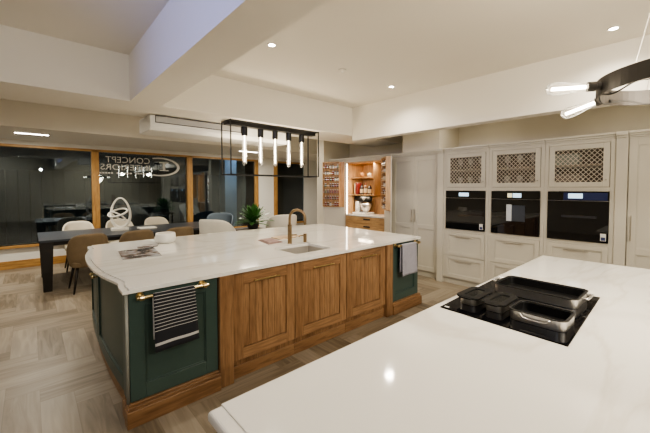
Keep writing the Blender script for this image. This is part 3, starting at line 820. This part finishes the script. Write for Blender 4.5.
for z0, z1 in ((.835, .985), (.56, .830), (.15, .555)):
    d = finish('drawer', box(new(), XP-.005, XP+.02, O0+.003, O1-.003, z0, z1), pan_d, pn, bev=.003)
    bm = new(); FP.box(bm, 4.42, 4.60, z1-.062, z1-.035, .006, .022); finish('cup_handle', bm, blk_metal, d, bev=.006)
finish('drawer_box', box(new(), XP+.021, 5.80, O0+.003, O1-.003, .12, .985), pan_z, pn)
plinth(P0, P1, XP, pn); cornice(P0, P1, XP, pn)
# pantry doors with jar racks, swung open
def pantry_door(hy, ang, mirror):
    """ang: opening angle; inner face carries a rack of six shelves"""
    w = .49; sg = 1 if not mirror else -1            # closed door runs from the hinge towards sg*Y
    a = math.radians(ang)
    e = Vector((-math.sin(a), math.cos(a)*sg, 0)); nrm = Vector((math.cos(a), math.sin(a)*sg, 0))   # e along door, nrm inner normal
    H = Vector((XP-.02, hy, 0))
    def ob(bm, s0, s1, d0, d1, z0, z1):
        v = []
        for z in (z0, z1):
            for s, d in ((s0, d0), (s1, d0), (s1, d1), (s0, d1)):
                p = H + e*s + nrm*d; v.append(bm.verts.new((p.x, p.y, z)))
        for f in ((0,3,2,1),(4,5,6,7),(0,1,5,4),(1,2,6,5),(2,3,7,6),(3,0,4,7)): bm.faces.new([v[i] for i in f])
        return bm
    return ob, H, e, nrm, w
jarno = 0
def jar(x, y, z, k, label, r=.021, h=.085):
    j = root('spice_jar', (x, y, z), label, 'jar', 'spice jars on the pantry doors')
    finish('glass', lathe(new(), [(0, 0), (r, 0), (r, h*.78), (r*.8, h*.84), (0, h*.84)], (x, y, z), 10), spice_m[k], j, smooth=False)
    finish('lid', cyl(new(), (x, y, z+h*.841), (x, y, z+h), r*.86, 10), paper_w if k != 1 else blk_metal, j)
for hy, ang, mir, side in ((5.145, 146, True, 'left'), (4.015, 141, False, 'right')):
    ob, H, e, nrm, w = pantry_door(hy, ang, mir)
    bm = new(); ob(bm, .0, w, 0, .022, .14, 2.188)
    door = finish('door', bm, cab_m, pn, bev=.002)
    bm = new(); ob(bm, .003, w-.003, .022, .027, PC+.15, 2.182); finish('door_lining', bm, pan_z, door)
    bm = new(); za, zb = PC+.17, 2.178
    s0 = .10
    ob(bm, s0, s0+.015, .027, .115, za, zb); ob(bm, w-.018, w-.003, .027, .115, za, zb); ob(bm, s0+.015, w-.018, .027, .115, zb-.015, zb)
    rack = finish('jar_rack', bm, pan_z, door)
    n = 7; hgt = (zb-za-.02)/n
    zs = [za + k*hgt for k in range(n)]
    for k, z in enumerate(zs):
        bm = new(); ob(bm, s0+.016, w-.019, .028, .112, z, z+.010); finish('rack_shelf', bm, pan_y, rack)
        bm = new(); ob(bm, s0+.016, w-.019, .106, .112, z+.040, z+.047); finish('rack_rail', bm, steel, rack)
        for q in range(6):
            s = s0+.045+q*.056; p = H + e*s + nrm*.068
            if random.random() < .12: continue
            jar(p.x, p.y, z+.0105, random.choice((0, 0, 1, 1, 2, 3)) if side == 'left' else random.choice((1, 1, 1, 2)),
                'spice jar, %s from the hinge on the %s shelf up of the %s pantry door' % (ORD[q], ORD[k], side))
# things in the pantry
mx = root('stand_mixer', (5.56, 4.78, PC), 'cream stand mixer with black head on the pantry counter', 'mixer')
finish('base', prism(new(), rrect(5.42, 5.70, 4.60, 4.94, .05, 5), PC, PC+.035), white_c, mx, bev=.008)
bm = new(); prism(bm, rrect(5.50, 5.62, 4.845, 4.935, .035, 5), PC+.034, PC+.235); finish('column', bm, white_c, mx, bev=.01)
bm = new(); tube(bm, [(5.56, 4.96, PC+.275), (5.56, 4.93, PC+.28), (5.56, 4.82, PC+.285), (5.56, 4.68, PC+.285), (5.56, 4.61, PC+.28), (5.56, 4.585, PC+.275)], [.03, .055, .066, .066, .055, .03], n=16); finish('head', bm, blk_plast, mx, smooth=True)
finish('bowl', lathe(new(), [(.04, 0), (.055, .01), (.085, .06), (.10, .12), (.104, .165), (.098, .165), (.08, .06), (0, .02)], (5.55, 4.70, PC+.036), 24, False), steel, mx, smooth=True)
finish('hub_cap', cyl(new(), (5.494, 4.70, PC+.285), (5.486, 4.70, PC+.285), .03, 16), steel, mx)
mx.scale = (1.22, 1.22, 1.22); mx.location = (5.53, 4.87, PC)
for k, (y, wd, h, mt, lab) in enumerate(((5.05, .03, .25, cream_m, 'cream book at the left end of the pantry middle shelf'), (5.012, .028, .26, red_m, 'first red book on the pantry middle shelf'),
        (4.978, .026, .24, red_m, 'second red book, next to the jars on the pantry middle shelf'))):
    b = root('book', (5.55, y, 1.4555), lab, 'book', 'books in the pantry')
    finish('cover', box(new(), 5.45, 5.62, y-wd/2, y+wd/2, 1.4555, 1.4555+h), mt, b, bev=.002)
    finish('pages', box(new(), 5.455, 5.615, y-wd/2+.004, y+wd/2-.004, 1.4555+h, 1.4555+h+.002), paper_w, b)
def bottle(x, y, z, r, h, mt, lab, cap, lb=cream_m):
    b = root('storage_jar', (x, y, z), lab, 'jar', 'jars and bottles in the pantry')
    finish('body', lathe(new(), [(0, 0), (r, 0), (r, h*.72), (r*.45, h*.86), (r*.4, h*.93), (0, h*.93)], (x, y, z), 16), mt, b, smooth=False)
    finish('cap', cyl(new(), (x, y, z+h*.931), (x, y, z+h), r*.48, 12), cap, b)
    finish('paper_label', lathe(new(), [(r+.001, h*.15), (r+.001, h*.55)], (x, y, z), 16, False), lb, b)
bottle(5.50, 4.88, 1.4555, .042, .22, dk_m, 'dark storage jar with cream label beside the red books', blk_metal)
bottle(5.50, 4.765, 1.4555, .040, .24, spice_m[2], 'brown bottle with cream label in the middle of the pantry shelf', red_m)
bottle(5.50, 4.65, 1.4555, .044, .21, dk_m, 'dark jar with cream label at the right end of the pantry shelf', spice_m[2])
def bowl_(x, y, z, r, h, mt, lab):
    b = root('pantry_pot', (x, y, z), lab, 'pot', 'pots on the pantry top shelf')
    finish('pot', lathe(new(), [(0, 0), (r*.7, 0), (r, h*.5), (r*.9, h*.8), (r*.5, h*.85), (0, h*.86)], (x, y, z), 18), mt, b, smooth=True)
    finish('lid_knob', lathe(new(), [(.008, h*.85), (.012, h*.95), (0, h)], (x, y, z), 10), mt, b, smooth=True)
bowl_(5.55, 4.92, 1.8355, .055, .13, plain('tan_clay', (.42, .22, .10), .6), 'tan pot on the pantry top shelf')
bowl_(5.55, 4.70, 1.8355, .045, .10, cream_f, 'small cream pot on the pantry top shelf')

# ------------------------------------------------------------------ dining
TZ = .80; TX0, TX1, TY0, TY1 = .075, 2.95, 6.52, 7.80
tb = root('dining_table', (1.5, 7.2, 0), 'long dining table with blue-grey top and dark slab legs by the windows', 'table')
finish('tabletop', box(new(), TX0, TX1, TY0, TY1, TZ-.035, TZ), table_m, tb, bev=.003)
finish('apron', box(new(), TX0+.10, TX1-.10, TY0+.08, TY1-.08, TZ-.10, TZ-.036), table_leg, tb)
for x in (TX0+.012, TX1-.172):
    for y in (TY0+.012, TY1-.132):
        bm = new(); t = .028
        vs = [bm.verts.new(p) for p in ((x+t,y+t*.6,0),(x+.16-t,y+t*.6,0),(x+.16-t,y+.12-t*.6,0),(x+t,y+.12-t*.6,0),(x,y,TZ-.036),(x+.16,y,TZ-.036),(x+.16,y+.12,TZ-.036),(x,y+.12,TZ-.036))]
        for f in ((0,3,2,1),(4,5,6,7),(0,1,5,4),(1,2,6,5),(2,3,7,6),(3,0,4,7)): bm.faces.new([vs[i] for i in f])
        finish('leg', bm, table_leg, tb, bev=.003)
def tub_chair(name, fab, label, rx, ry, seat_z, top, front_top, span, group, flare=.06, power=3.2, cat='chair'):
    r = root(name, (0, 0, 0), label, cat, group)
    bm = new(); nu, nv = 20, 7; T = .035; outer, inner = [], []
    z0 = seat_z - .09
    for i in range(nu+1):
        ph = math.radians(-span + 2*span*i/nu); q = abs(-1 + 2*i/nu)
        zt = front_top + (top-front_top)*(1 - q**power)
        co, ci = [], []
        for k in range(nv+1):
            v = k/nv; z = z0 + (zt-z0)*v; fl = 1 + flare*v - .10*(1-v)**2
            sx, sy = math.sin(ph), -math.cos(ph)
            sx = math.copysign(abs(sx)**.86, sx); sy = math.copysign(abs(sy)**.86, sy)
            co.append(bm.verts.new((rx*fl*sx, ry*fl*sy, z))); ci.append(bm.verts.new(((rx*fl-T)*sx, (ry*fl-T)*sy, z)))
        outer.append(co); inner.append(ci)
    for i in range(nu):
        for k in range(nv):
            bm.faces.new((outer[i][k], outer[i+1][k], outer[i+1][k+1], outer[i][k+1])); bm.faces.new((inner[i+1][k], inner[i][k], inner[i][k+1], inner[i+1][k+1]))
        bm.faces.new((outer[i][nv], outer[i+1][nv], inner[i+1][nv], inner[i][nv])); bm.faces.new((outer[i+1][0], outer[i][0], inner[i][0], inner[i+1][0]))
    for i in (0, nu):
        for k in range(nv):
            q = (outer[i][k], outer[i][k+1], inner[i][k+1], inner[i][k]); bm.faces.new(q if i == 0 else q[::-1])
    finish('backrest', bm, fab, r, smooth=True, sub=1)
    bm = new(); prism(bm, rrect(-rx*.88, rx*.88, -ry*.82, ry*1.0, .10, 6), seat_z-.09, seat_z); finish('seat', bm, fab, r, bev=.025, seg=4, smooth=True)
    for sx in (-1, 1):
        for sy in (-1, 1):
            finish('leg', cone(new(), (sx*rx*.62, sy*ry*.58, seat_z-.092), (sx*rx*.86, sy*ry*.86, 0), .021, .012, 10), leg_m, r, smooth=True)
    return r
gd = 'dining chairs'
ch = tub_chair('dining_chair', brown_f, 'brown dining chair in front of the table, nearest the left table end', .255, .25, .47, .90, .56, 105, gd)
ch.location = (.655, 6.36, 0); ch.rotation_euler.z = math.radians(4)
for x, lab, rz in ((1.34, 'brown dining chair in front of the table, behind the magazine on the island', 0), (2.03, 'brown dining chair in front of the table, behind the white bowl', -3)):
    c = copy_tree(ch); c.location = (x, 6.36, 0); c.rotation_euler.z = math.radians(rz); c['label'] = lab
cc = tub_chair('dining_chair', cream_f, 'cream dining chair on the window side of table, near its left end', .255, .25, .47, .93, .56, 105, gd)
cc.location = (.70, 8.08, 0); cc.rotation_euler.z = PI
for x, lab in ((1.41, 'cream dining chair on the window side, behind the loop sculpture'), (2.14, 'cream dining chair on the window side, right of the loop sculpture')):
    c = copy_tree(cc); c.location = (x, 8.08, 0); c.rotation_euler.z = PI; c['label'] = lab
gw = 'white tub chairs behind the island'
wc = tub_chair('tub_chair', white_f, 'white tub chair behind the island, left of the plant', .325, .30, .47, 1.03, .62, 118, gw, flare=.08)
wc.location = (2.66, 6.0, 0); wc.rotation_euler.z = math.radians(-58)
c = copy_tree(wc); c.location = (4.17, 6.10, 0); c.rotation_euler.z = math.radians(-12); c['label'] = 'white tub chair behind the brass tap, right of the plant'
gc = tub_chair('tub_chair', grey_f, 'blue-grey tub chair close to the windows behind the white chair', .325, .30, .47, .93, .66, 118, None)
gc.location = (3.72, 8.3, 0); gc.rotation_euler.z = math.radians(150)  # chair added to stand in for one mirrored in the window glass
st_ = root('side_table', (3.4, 6.02, 0), 'dark wooden table between the two white tub chairs', 'table')
finish('tabletop', prism(new(), rrect(2.99, 3.60, 5.72, 6.32, .04, 4), .735, .765), dk_wood, st_, bev=.003)
for x in (3.03, 3.52):
    for y in (5.77, 6.23): finish('leg', cone(new(), (x+.02, y+.02, .734), (x+.02, y+.02, 0), .025, .018, 10), leg_m, st_)
pl = root('potted_plant', (3.37, 5.95, .766), 'bushy green plant with broad leaves on dark table behind the island', 'plant')
finish('pot', lathe(new(), [(0, 0), (.09, 0), (.125, .10), (.128, .12), (.115, .12), (.11, .10), (0, .095)], (3.37, 5.95, .766), 24), pot_m, pl, smooth=True)
bm = new(); rnd = random.Random(4)
for k in range(46):
    az = k*2.39996 + rnd.uniform(-.2, .2); el = math.radians(82 - 74*(k/46)**.8); ln = rnd.uniform(.32, .44)*(1-.2*(el > 1.2)); wd = rnd.uniform(.040, .058)
    d = Vector((math.cos(az)*math.cos(el), math.sin(az)*math.cos(el), math.sin(el))); side = Vector((-math.sin(az), math.cos(az), 0))
    base = Vector((3.37, 5.95, .876 + .10*(1-k/46))) + d*.02; prev = None; nS = 7
    for s in range(nS+1):
        t = s/nS; c0 = base + d*ln*t + Vector((0, 0, -.10*t*t*math.cos(el))); hw = wd*math.sin(PI*min(1, .12+.88*t))**.8 if t < 1 else .001
        up = side.cross(d)*.012
        row = (bm.verts.new(c0-side*hw+up), bm.verts.new(c0), bm.verts.new(c0+side*hw+up))
        if prev:
            bm.faces.new((prev[0], prev[1], row[1], row[0])); bm.faces.new((prev[1], prev[2], row[2], row[1]))
        prev = row
finish('foliage', bm, leaf_m, pl, smooth=True, recalc=False)
finish('stem', cone(new(), (3.37, 5.95, .862), (3.37, 5.95, 1.0), .015, .008, 8), leaf_m, pl)

sc = root('loop_sculpture', (1.235, 7.15, TZ), 'white knotted loop sculpture on the dining table', 'sculpture')
finish('base', box(new(), 1.10, 1.37, 7.07, 7.23, TZ, TZ+.055), plaster, sc, bev=.006)
def Ps(x, z, y=0): return (1.235 + x*.83 + y*.5, 7.15 - x*.56 + y*.8, TZ + z)
loop = [Ps(.165*math.sin(a)+.02, .335+.275*(-math.cos(a)), .03*math.sin(2*a)) for a in [2*PI*k/36 for k in range(36)]]
finish('tall_loop', tube(new(), loop, [.021+.006*math.cos(2*PI*k/36) for k in range(36)], True, 12), plaster, sc, smooth=True)
lp2 = [Ps(-.03+.165*math.cos(a), .335+.065*math.sin(a)+.035*math.cos(a), .06*math.sin(a)) for a in [2*PI*k/28 for k in range(28)]]
finish('side_loop', tube(new(), lp2, .017, True, 10), plaster, sc, smooth=True)
lp3 = [Ps(-.02+.12*math.cos(a), .27+.055*math.sin(a)-.06*math.cos(a), -.05*math.sin(a)) for a in [2*PI*k/28 for k in range(28)]]
finish('small_loop', tube(new(), lp3, .015, True, 10), plaster, sc, smooth=True)
tag(finish('serving_tray', prism(new(), rrect(1.55, 1.86, 7.05, 7.30, .02, 3), TZ, TZ+.02), plaster, bev=.004), 'flat white tray on the dining table right of the loop sculpture', 'tray')

# ------------------------------------------------------------------ ceiling fittings
pd = root('linear_pendant_light', (2.85, 4.36, ZB), 'black linear pendant with five glowing tubes in a wire frame over island', 'pendant light')
PX0, PX1, PY0, PY1, PZ = 2.058, 3.65, 4.22, 4.50, 1.79
finish('ceiling_plate', box(new(), PX0-.005, PX1+.005, 4.30, 4.42, ZB-.06, ZB), blk_metal, pd, bev=.003)
bm = new(); q = .007
for x in (PX0, PX1):
    for y in (PY0, PY1): box(bm, x-q, x+q, y-q, y+q, PZ, ZB-.0)
    box(bm, x-q, x+q, PY0, PY1, PZ-q, PZ+q); box(bm, x-q, x+q, PY0, PY1, ZB-.02, ZB-.006)
for y in (PY0, PY1): box(bm, PX0, PX1, y-q, y+q, PZ-q, PZ+q); box(bm, PX0, PX1, y-q, y+q, ZB-.02, ZB-.006)
finish('wire_frame', bm, blk_metal, pd)
for x in (2.342, 2.61, 2.87, 3.13, 3.396):
    finish('socket', lathe(new(), [(.012, 0), (.042, 0), (.045, -.005), (.045, -.125), (0, -.125)], (x, 4.36, ZB-.061), 20), blk_metal, pd, smooth=False)
    bl = finish('tube_bulb', lathe(new(), [(.030, -.02), (.030, -.43), (.022, -.452), (0, -.46)], (x, 4.36, ZB-.155), 16, False), bulb_g, pd, smooth=True)
    finish('filament', lathe(new(), [(0, -.02), (.0075, -.02), (.0075, -.41), (0, -.41)], (x, 4.36, ZB-.155), 10), fil_e, bl)

cd_c = (2.25, 0.0, 2.10); R0 = .34
cdl = root('ring_chandelier', cd_c, 'gunmetal hoop chandelier with bare filament bulbs over the foreground worktop', 'chandelier')
bm = new(); n = 64
for k in range(n): pass
ring = []
for k in range(n):
    a = 2*PI*k/n; ring.append([bm.verts.new((cd_c[0]+r*math.cos(a), cd_c[1]+r*math.sin(a), cd_c[2]+z)) for r, z in ((R0, -.04), (R0, .04), (R0-.008, .04), (R0-.008, -.04))])
for k in range(n):
    A, B = ring[k], ring[(k+1)%n]
    for i in range(4): bm.faces.new((A[i], B[i], B[(i+1)%4], A[(i+1)%4]))
finish('hoop', bm, gun, cdl)
for a in (118, 66, 345, 300, 255, 208):
    ar = math.radians(a); d = Vector((math.cos(ar), math.sin(ar), 0)); c0 = Vector(cd_c) + d*(R0+.0005)
    dd = Vector((.12, .95, -.26)).normalized() if a == 66 else (d + Vector((0, 0, .02 if a == 118 else -.06))).normalized()
    bm = new(); cyl(bm, c0, c0+dd*.02, .020, 14); cyl(bm, c0+dd*.02, c0+dd*.055, .024, 14); finish('socket', bm, gun, cdl, bev=.002)
    qt = dd.to_track_quat('Z', 'Y').to_matrix().to_4x4(); M4 = Matrix.Translation(c0+dd*.055) @ qt
    bm = new(); lathe(bm, [(.016, 0), (.019, .03), (.032, .10), (.034, .135), (.026, .165), (0, .178)], (0, 0, 0), 16, False); bmesh.ops.transform(bm, matrix=M4, verts=bm.verts)
    bl = finish('bulb', bm, bulb_g, cdl, smooth=True)
    bm = new(); cyl(bm, c0+dd*.06, c0+dd*.205, .0085, 10); finish('filament', bm, fil2_e, bl)
    bm = new(); 
    for z in (-.022, .022): cyl(bm, Vector(cd_c)+d*(R0-.012)+Vector((0,0,z)), Vector(cd_c)+d*(R0-.020)+Vector((0,0,z)), .009, 8)
    finish('bolt', bm, blk_metal, cdl)
bm = new()
wire = [(cd_c[0]+(R0-.035-.02*math.sin(3*a))*math.cos(a), cd_c[1]+(R0-.035-.02*math.sin(3*a))*math.sin(a), cd_c[2]-.035+.012*math.sin(8*a)) for a in [2*PI*k/96 for k in range(96)]]
finish('flex', tube(bm, wire, .004, True, 6), blk_metal, cdl)
bm = new()
for a in (150, 270, 30): cyl(bm, (cd_c[0]+(R0-.006)*math.cos(math.radians(a)), cd_c[1]+(R0-.006)*math.sin(math.radians(a)), cd_c[2]+.04), (cd_c[0]+.04*math.cos(math.radians(a)), cd_c[1]+.04*math.sin(math.radians(a)), ZC-.03), .0012, 5)
finish('suspension_wire', bm, nickel, cdl)
finish('ceiling_rose', cyl(new(), (cd_c[0], cd_c[1], ZC-.03), (cd_c[0], cd_c[1], ZC), .07, 24), gun, cdl)

def downlight(x, y, z, label, energy=34):
    if label is None:                                   # off-frame lamp: light only
        l = bpy.data.lights.new('downlight_lamp', 'SPOT'); l.energy = energy; l.spot_size = math.radians(150); l.spot_blend = .8; l.shadow_soft_size = .05; l.color = (1, .90, .76)
        o = bpy.data.objects.new('downlight_lamp', l); col.objects.link(o); o.location = (x, y, z-.02); return o
    d = root('recessed_downlight', (x, y, z), label, 'downlight', 'ceiling downlights')
    finish('bezel', lathe(new(), [(.033, -.001), (.033, -.006), (.046, -.005), (.047, 0), (.033, 0)], (x, y, z), 24, False), plast_w, d, smooth=True)
    finish('lens', lathe(new(), [(0, -.003), (.033, -.003)], (x, y, z), 20, False), lamp_e, d)
    if energy:
        l = bpy.data.lights.new('downlight_lamp', 'SPOT'); l.energy = energy; l.spot_size = math.radians(150); l.spot_blend = .8; l.shadow_soft_size = .05; l.color = (1, .90, .76)
        o = bpy.data.objects.new('downlight_lamp', l); col.objects.link(o); o.parent = d; o.location = (0, 0, -.02)
    return d
DE = 62
downlight(1.85, 2.86, ZC, 'ceiling downlight nearest the bluish beam', DE)
downlight(3.87, 2.88, ZC, 'ceiling downlight above the middle of the far beam', DE)
downlight(3.97, .49, ZC, 'ceiling downlight directly above the chandelier', DE)
downlight(-.24, 4.5, ZB, 'downlight in the underside of the ceiling beam at the left edge', DE*.6)
for x, y, z, e in ((1.85, .49, ZC, 1), (1.85, -1.9, ZC, 1), (3.97, -1.9, ZC, 1), (-2.2, 4.5, ZB, .6), (5.02, .4, ZC, .35), (5.02, 2.45, ZC, .35),
                   (-.8, 5.9, ZC, .9), (.9, 5.9, ZC, .9), (4.3, 5.9, ZC, .9), (6.6, 7.2, ZB, .9)): downlight(x, y, z, None, DE*e)  # unseen lamps: some carry on the ceiling grid, others added for bounce light
def led(x0, x1, y, label):
    r = root('linear_ceiling_light', ((x0+x1)/2, y, ZB), label, 'ceiling light', 'linear lights near the windows')
    finish('housing', box(new(), x0-.01, x1+.01, y-.05, y+.05, ZB-.012, ZB), plast_w, r, bev=.002)
    finish('diffuser', box(new(), x0, x1, y-.04, y+.04, ZB-.018, ZB-.0121), led_e, r)
    l = bpy.data.lights.new('linear_lamp', 'AREA'); l.shape = 'RECTANGLE'; l.size = x1-x0; l.size_y = .08; l.energy = 55; l.color = (1, .91, .76)
    o = bpy.data.objects.new('linear_lamp', l); col.objects.link(o); o.parent = r; o.location = (0, 0, -.022)
led(-.18, .26, 7.66, 'bright linear ceiling light above the left window')
led(3.98, 4.48, 7.66, 'linear ceiling light near the windows, seen behind the pendant tubes')
ac = root('ceiling_air_conditioner', (1.85, 4.9, 2.30), 'long white air conditioner with black-edged grille under the cross beam', 'air conditioner')
bm = new(); ax0, ax1 = 1.15, 3.3
prof = [(5.16, 2.345), (5.16, 2.549), (4.62, 2.549), (4.605, 2.53), (4.605, 2.40), (4.65, 2.345)]
A = [bm.verts.new((ax0, y, z)) for y, z in prof]; B = [bm.verts.new((ax1, y, z)) for y, z in prof]; n = len(prof)
for k in range(n): bm.faces.new((A[k], A[(k+1)%n], B[(k+1)%n], B[k]))
bm.faces.new(A); bm.faces.new(B[::-1]); finish('casing', bm, plast_w, ac, bev=.014, seg=3)
bm = new(); a, b, c, d = 1.21, 2.415, 2.442, 2.536; t = .007
box(bm, a, b, 4.600, 4.61, c, d); g = finish('grille', bm, grille_m, ac)
bm = new()
for q in ((a, b, c, c+t), (a, b, d-t, d), (a, a+t, c, d), (b-t, b, c, d)): box(bm, q[0], q[1], 4.595, 4.604, q[2], q[3])
finish('grille_border', bm, blk_metal, g)
smk = root('smoke_detector', (2.88, 2.88, ZC-.03), 'small round white smoke detector on the ceiling between two downlights', 'smoke detector')
finish('cover', lathe(new(), [(.05, .03), (.05, .012), (.04, 0), (0, 0)], (2.88, 2.88, ZC-.03), 24), ceil_m, smk, smooth=True)
finish('sensor', lathe(new(), [(.015, 0), (.012, -.006), (0, -.006)], (2.88, 2.88, ZC-.03), 12), plast_w, smk)

# ------------------------------------------------------------------ light
def lamp(name, kind, loc, energy, color, size=.1, rot=(0, 0, 0), size_y=None):
    l = bpy.data.lights.new(name, kind); l.energy = energy; l.color = color
    if kind == 'AREA':
        l.size = size
        if size_y: l.shape = 'RECTANGLE'; l.size_y = size_y
    else: l.shadow_soft_size = size
    o = bpy.data.objects.new(name, l); col.objects.link(o); o.location = loc; o.rotation_euler = rot
    return o
def aimed(name, loc, to, energy, angle=100, size=.05, color=(1, .92, .80)):
    o = lamp(name, 'SPOT', loc, energy, color, size)
    o.data.spot_size = math.radians(angle); o.data.spot_blend = .9
    o.rotation_euler = (Vector(to) - Vector(loc)).to_track_quat('-Z', 'Y').to_euler(); return o
# blue spot on the beam; unseen fill point added to cool the coffer
aimed('cool_showroom_spot', (-1.6, 1.2, 2.6), (.83, 2.2, 2.82), 175, 62, .08, (.30, .38, 1.0))
lamp('cool_fill_lamp', 'POINT', (-1.9, .6, 2.2), 14, (.72, .82, 1.0), .1)
# unseen spots added behind the camera to brighten cabinets, island, dining and ceiling
aimed('fill_spot', (1.5, -2.4, 2.95), (5.2, 2.0, 1.0), 300, 90)
aimed('fill_spot', (1.4, -3.0, 2.95), (1.8, 2.6, .4), 270, 80)
aimed('fill_spot', (-2.6, -1.2, 2.95), (.6, 6.6, .3), 200, 80)
aimed('fill_spot', (.35, -.9, 2.4), (3.2, 2.6, 3.05), 36, 120)
lamp('outside_fill_light', 'POINT', (5.2, 9.45, 2.9), 26, (.55, .72, 1), .1)  # unseen blue points added to brighten the blocks beyond the glass
lamp('outside_fill_light', 'POINT', (6.3, 9.45, 2.9), 18, (.55, .72, 1), .1)
aimed('front_wall_fill', (-1.2, -1.6, 2.95), (-1.0, -3.5, 1.4), 90, 110)  # unseen spots added to light the front wall for the window reflections
aimed('front_wall_fill', (2.6, -1.6, 2.95), (2.6, -3.5, 1.4), 70, 110)
def bulb_lamp(loc, e, r=.05):
    return lamp('bulb_lamp', 'POINT', loc, e, (1, .85, .63), r)
bulb_lamp((2.25, 0, 2.02), 34, .2)
bulb_lamp((2.45, 4.36, 2.1), 16, .06); bulb_lamp((3.3, 4.36, 2.1), 16, .06)
lamp('pantry_lamp', 'AREA', (5.36, 4.55, 2.13), 9, (1, .82, .58), .5, (0, 0, PI/2), .1)
lamp('pantry_lamp', 'AREA', (5.42, 4.75, 1.80), 3, (1, .82, .58), .4, (0, 0, PI/2), .05)
lamp('pantry_lamp', 'AREA', (5.42, 4.7, 1.425), 4.5, (1, .82, .58), .4, (0, 0, PI/2), .05)
w = bpy.data.worlds.new('night'); bpy.context.scene.world = w; w.use_nodes = True
bg = w.node_tree.nodes['Background']; bg.inputs[0].default_value = (.10, .14, .20, 1); bg.inputs[1].default_value = .04

# ------------------------------------------------------------------ camera
cam = bpy.data.cameras.new('camera'); co = bpy.data.objects.new('camera', cam); col.objects.link(co)
F_, P_, Y_ = 327., math.radians(1.9), math.radians(48)
cam.sensor_width = 36; cam.lens = 36*F_/650; cam.shift_y = -17.7/650; cam.clip_start = .02
fw = Vector((math.cos(Y_)*math.cos(P_), math.sin(Y_)*math.cos(P_), -math.sin(P_)))
co.location = (0, 0, 1.6); co.rotation_euler = fw.to_track_quat('-Z', 'Y').to_euler()
bpy.context.scene.camera = co
vs = bpy.context.scene.view_settings
vs.view_transform = 'AgX'; vs.look = 'AgX - Medium High Contrast'; vs.exposure = 0.08
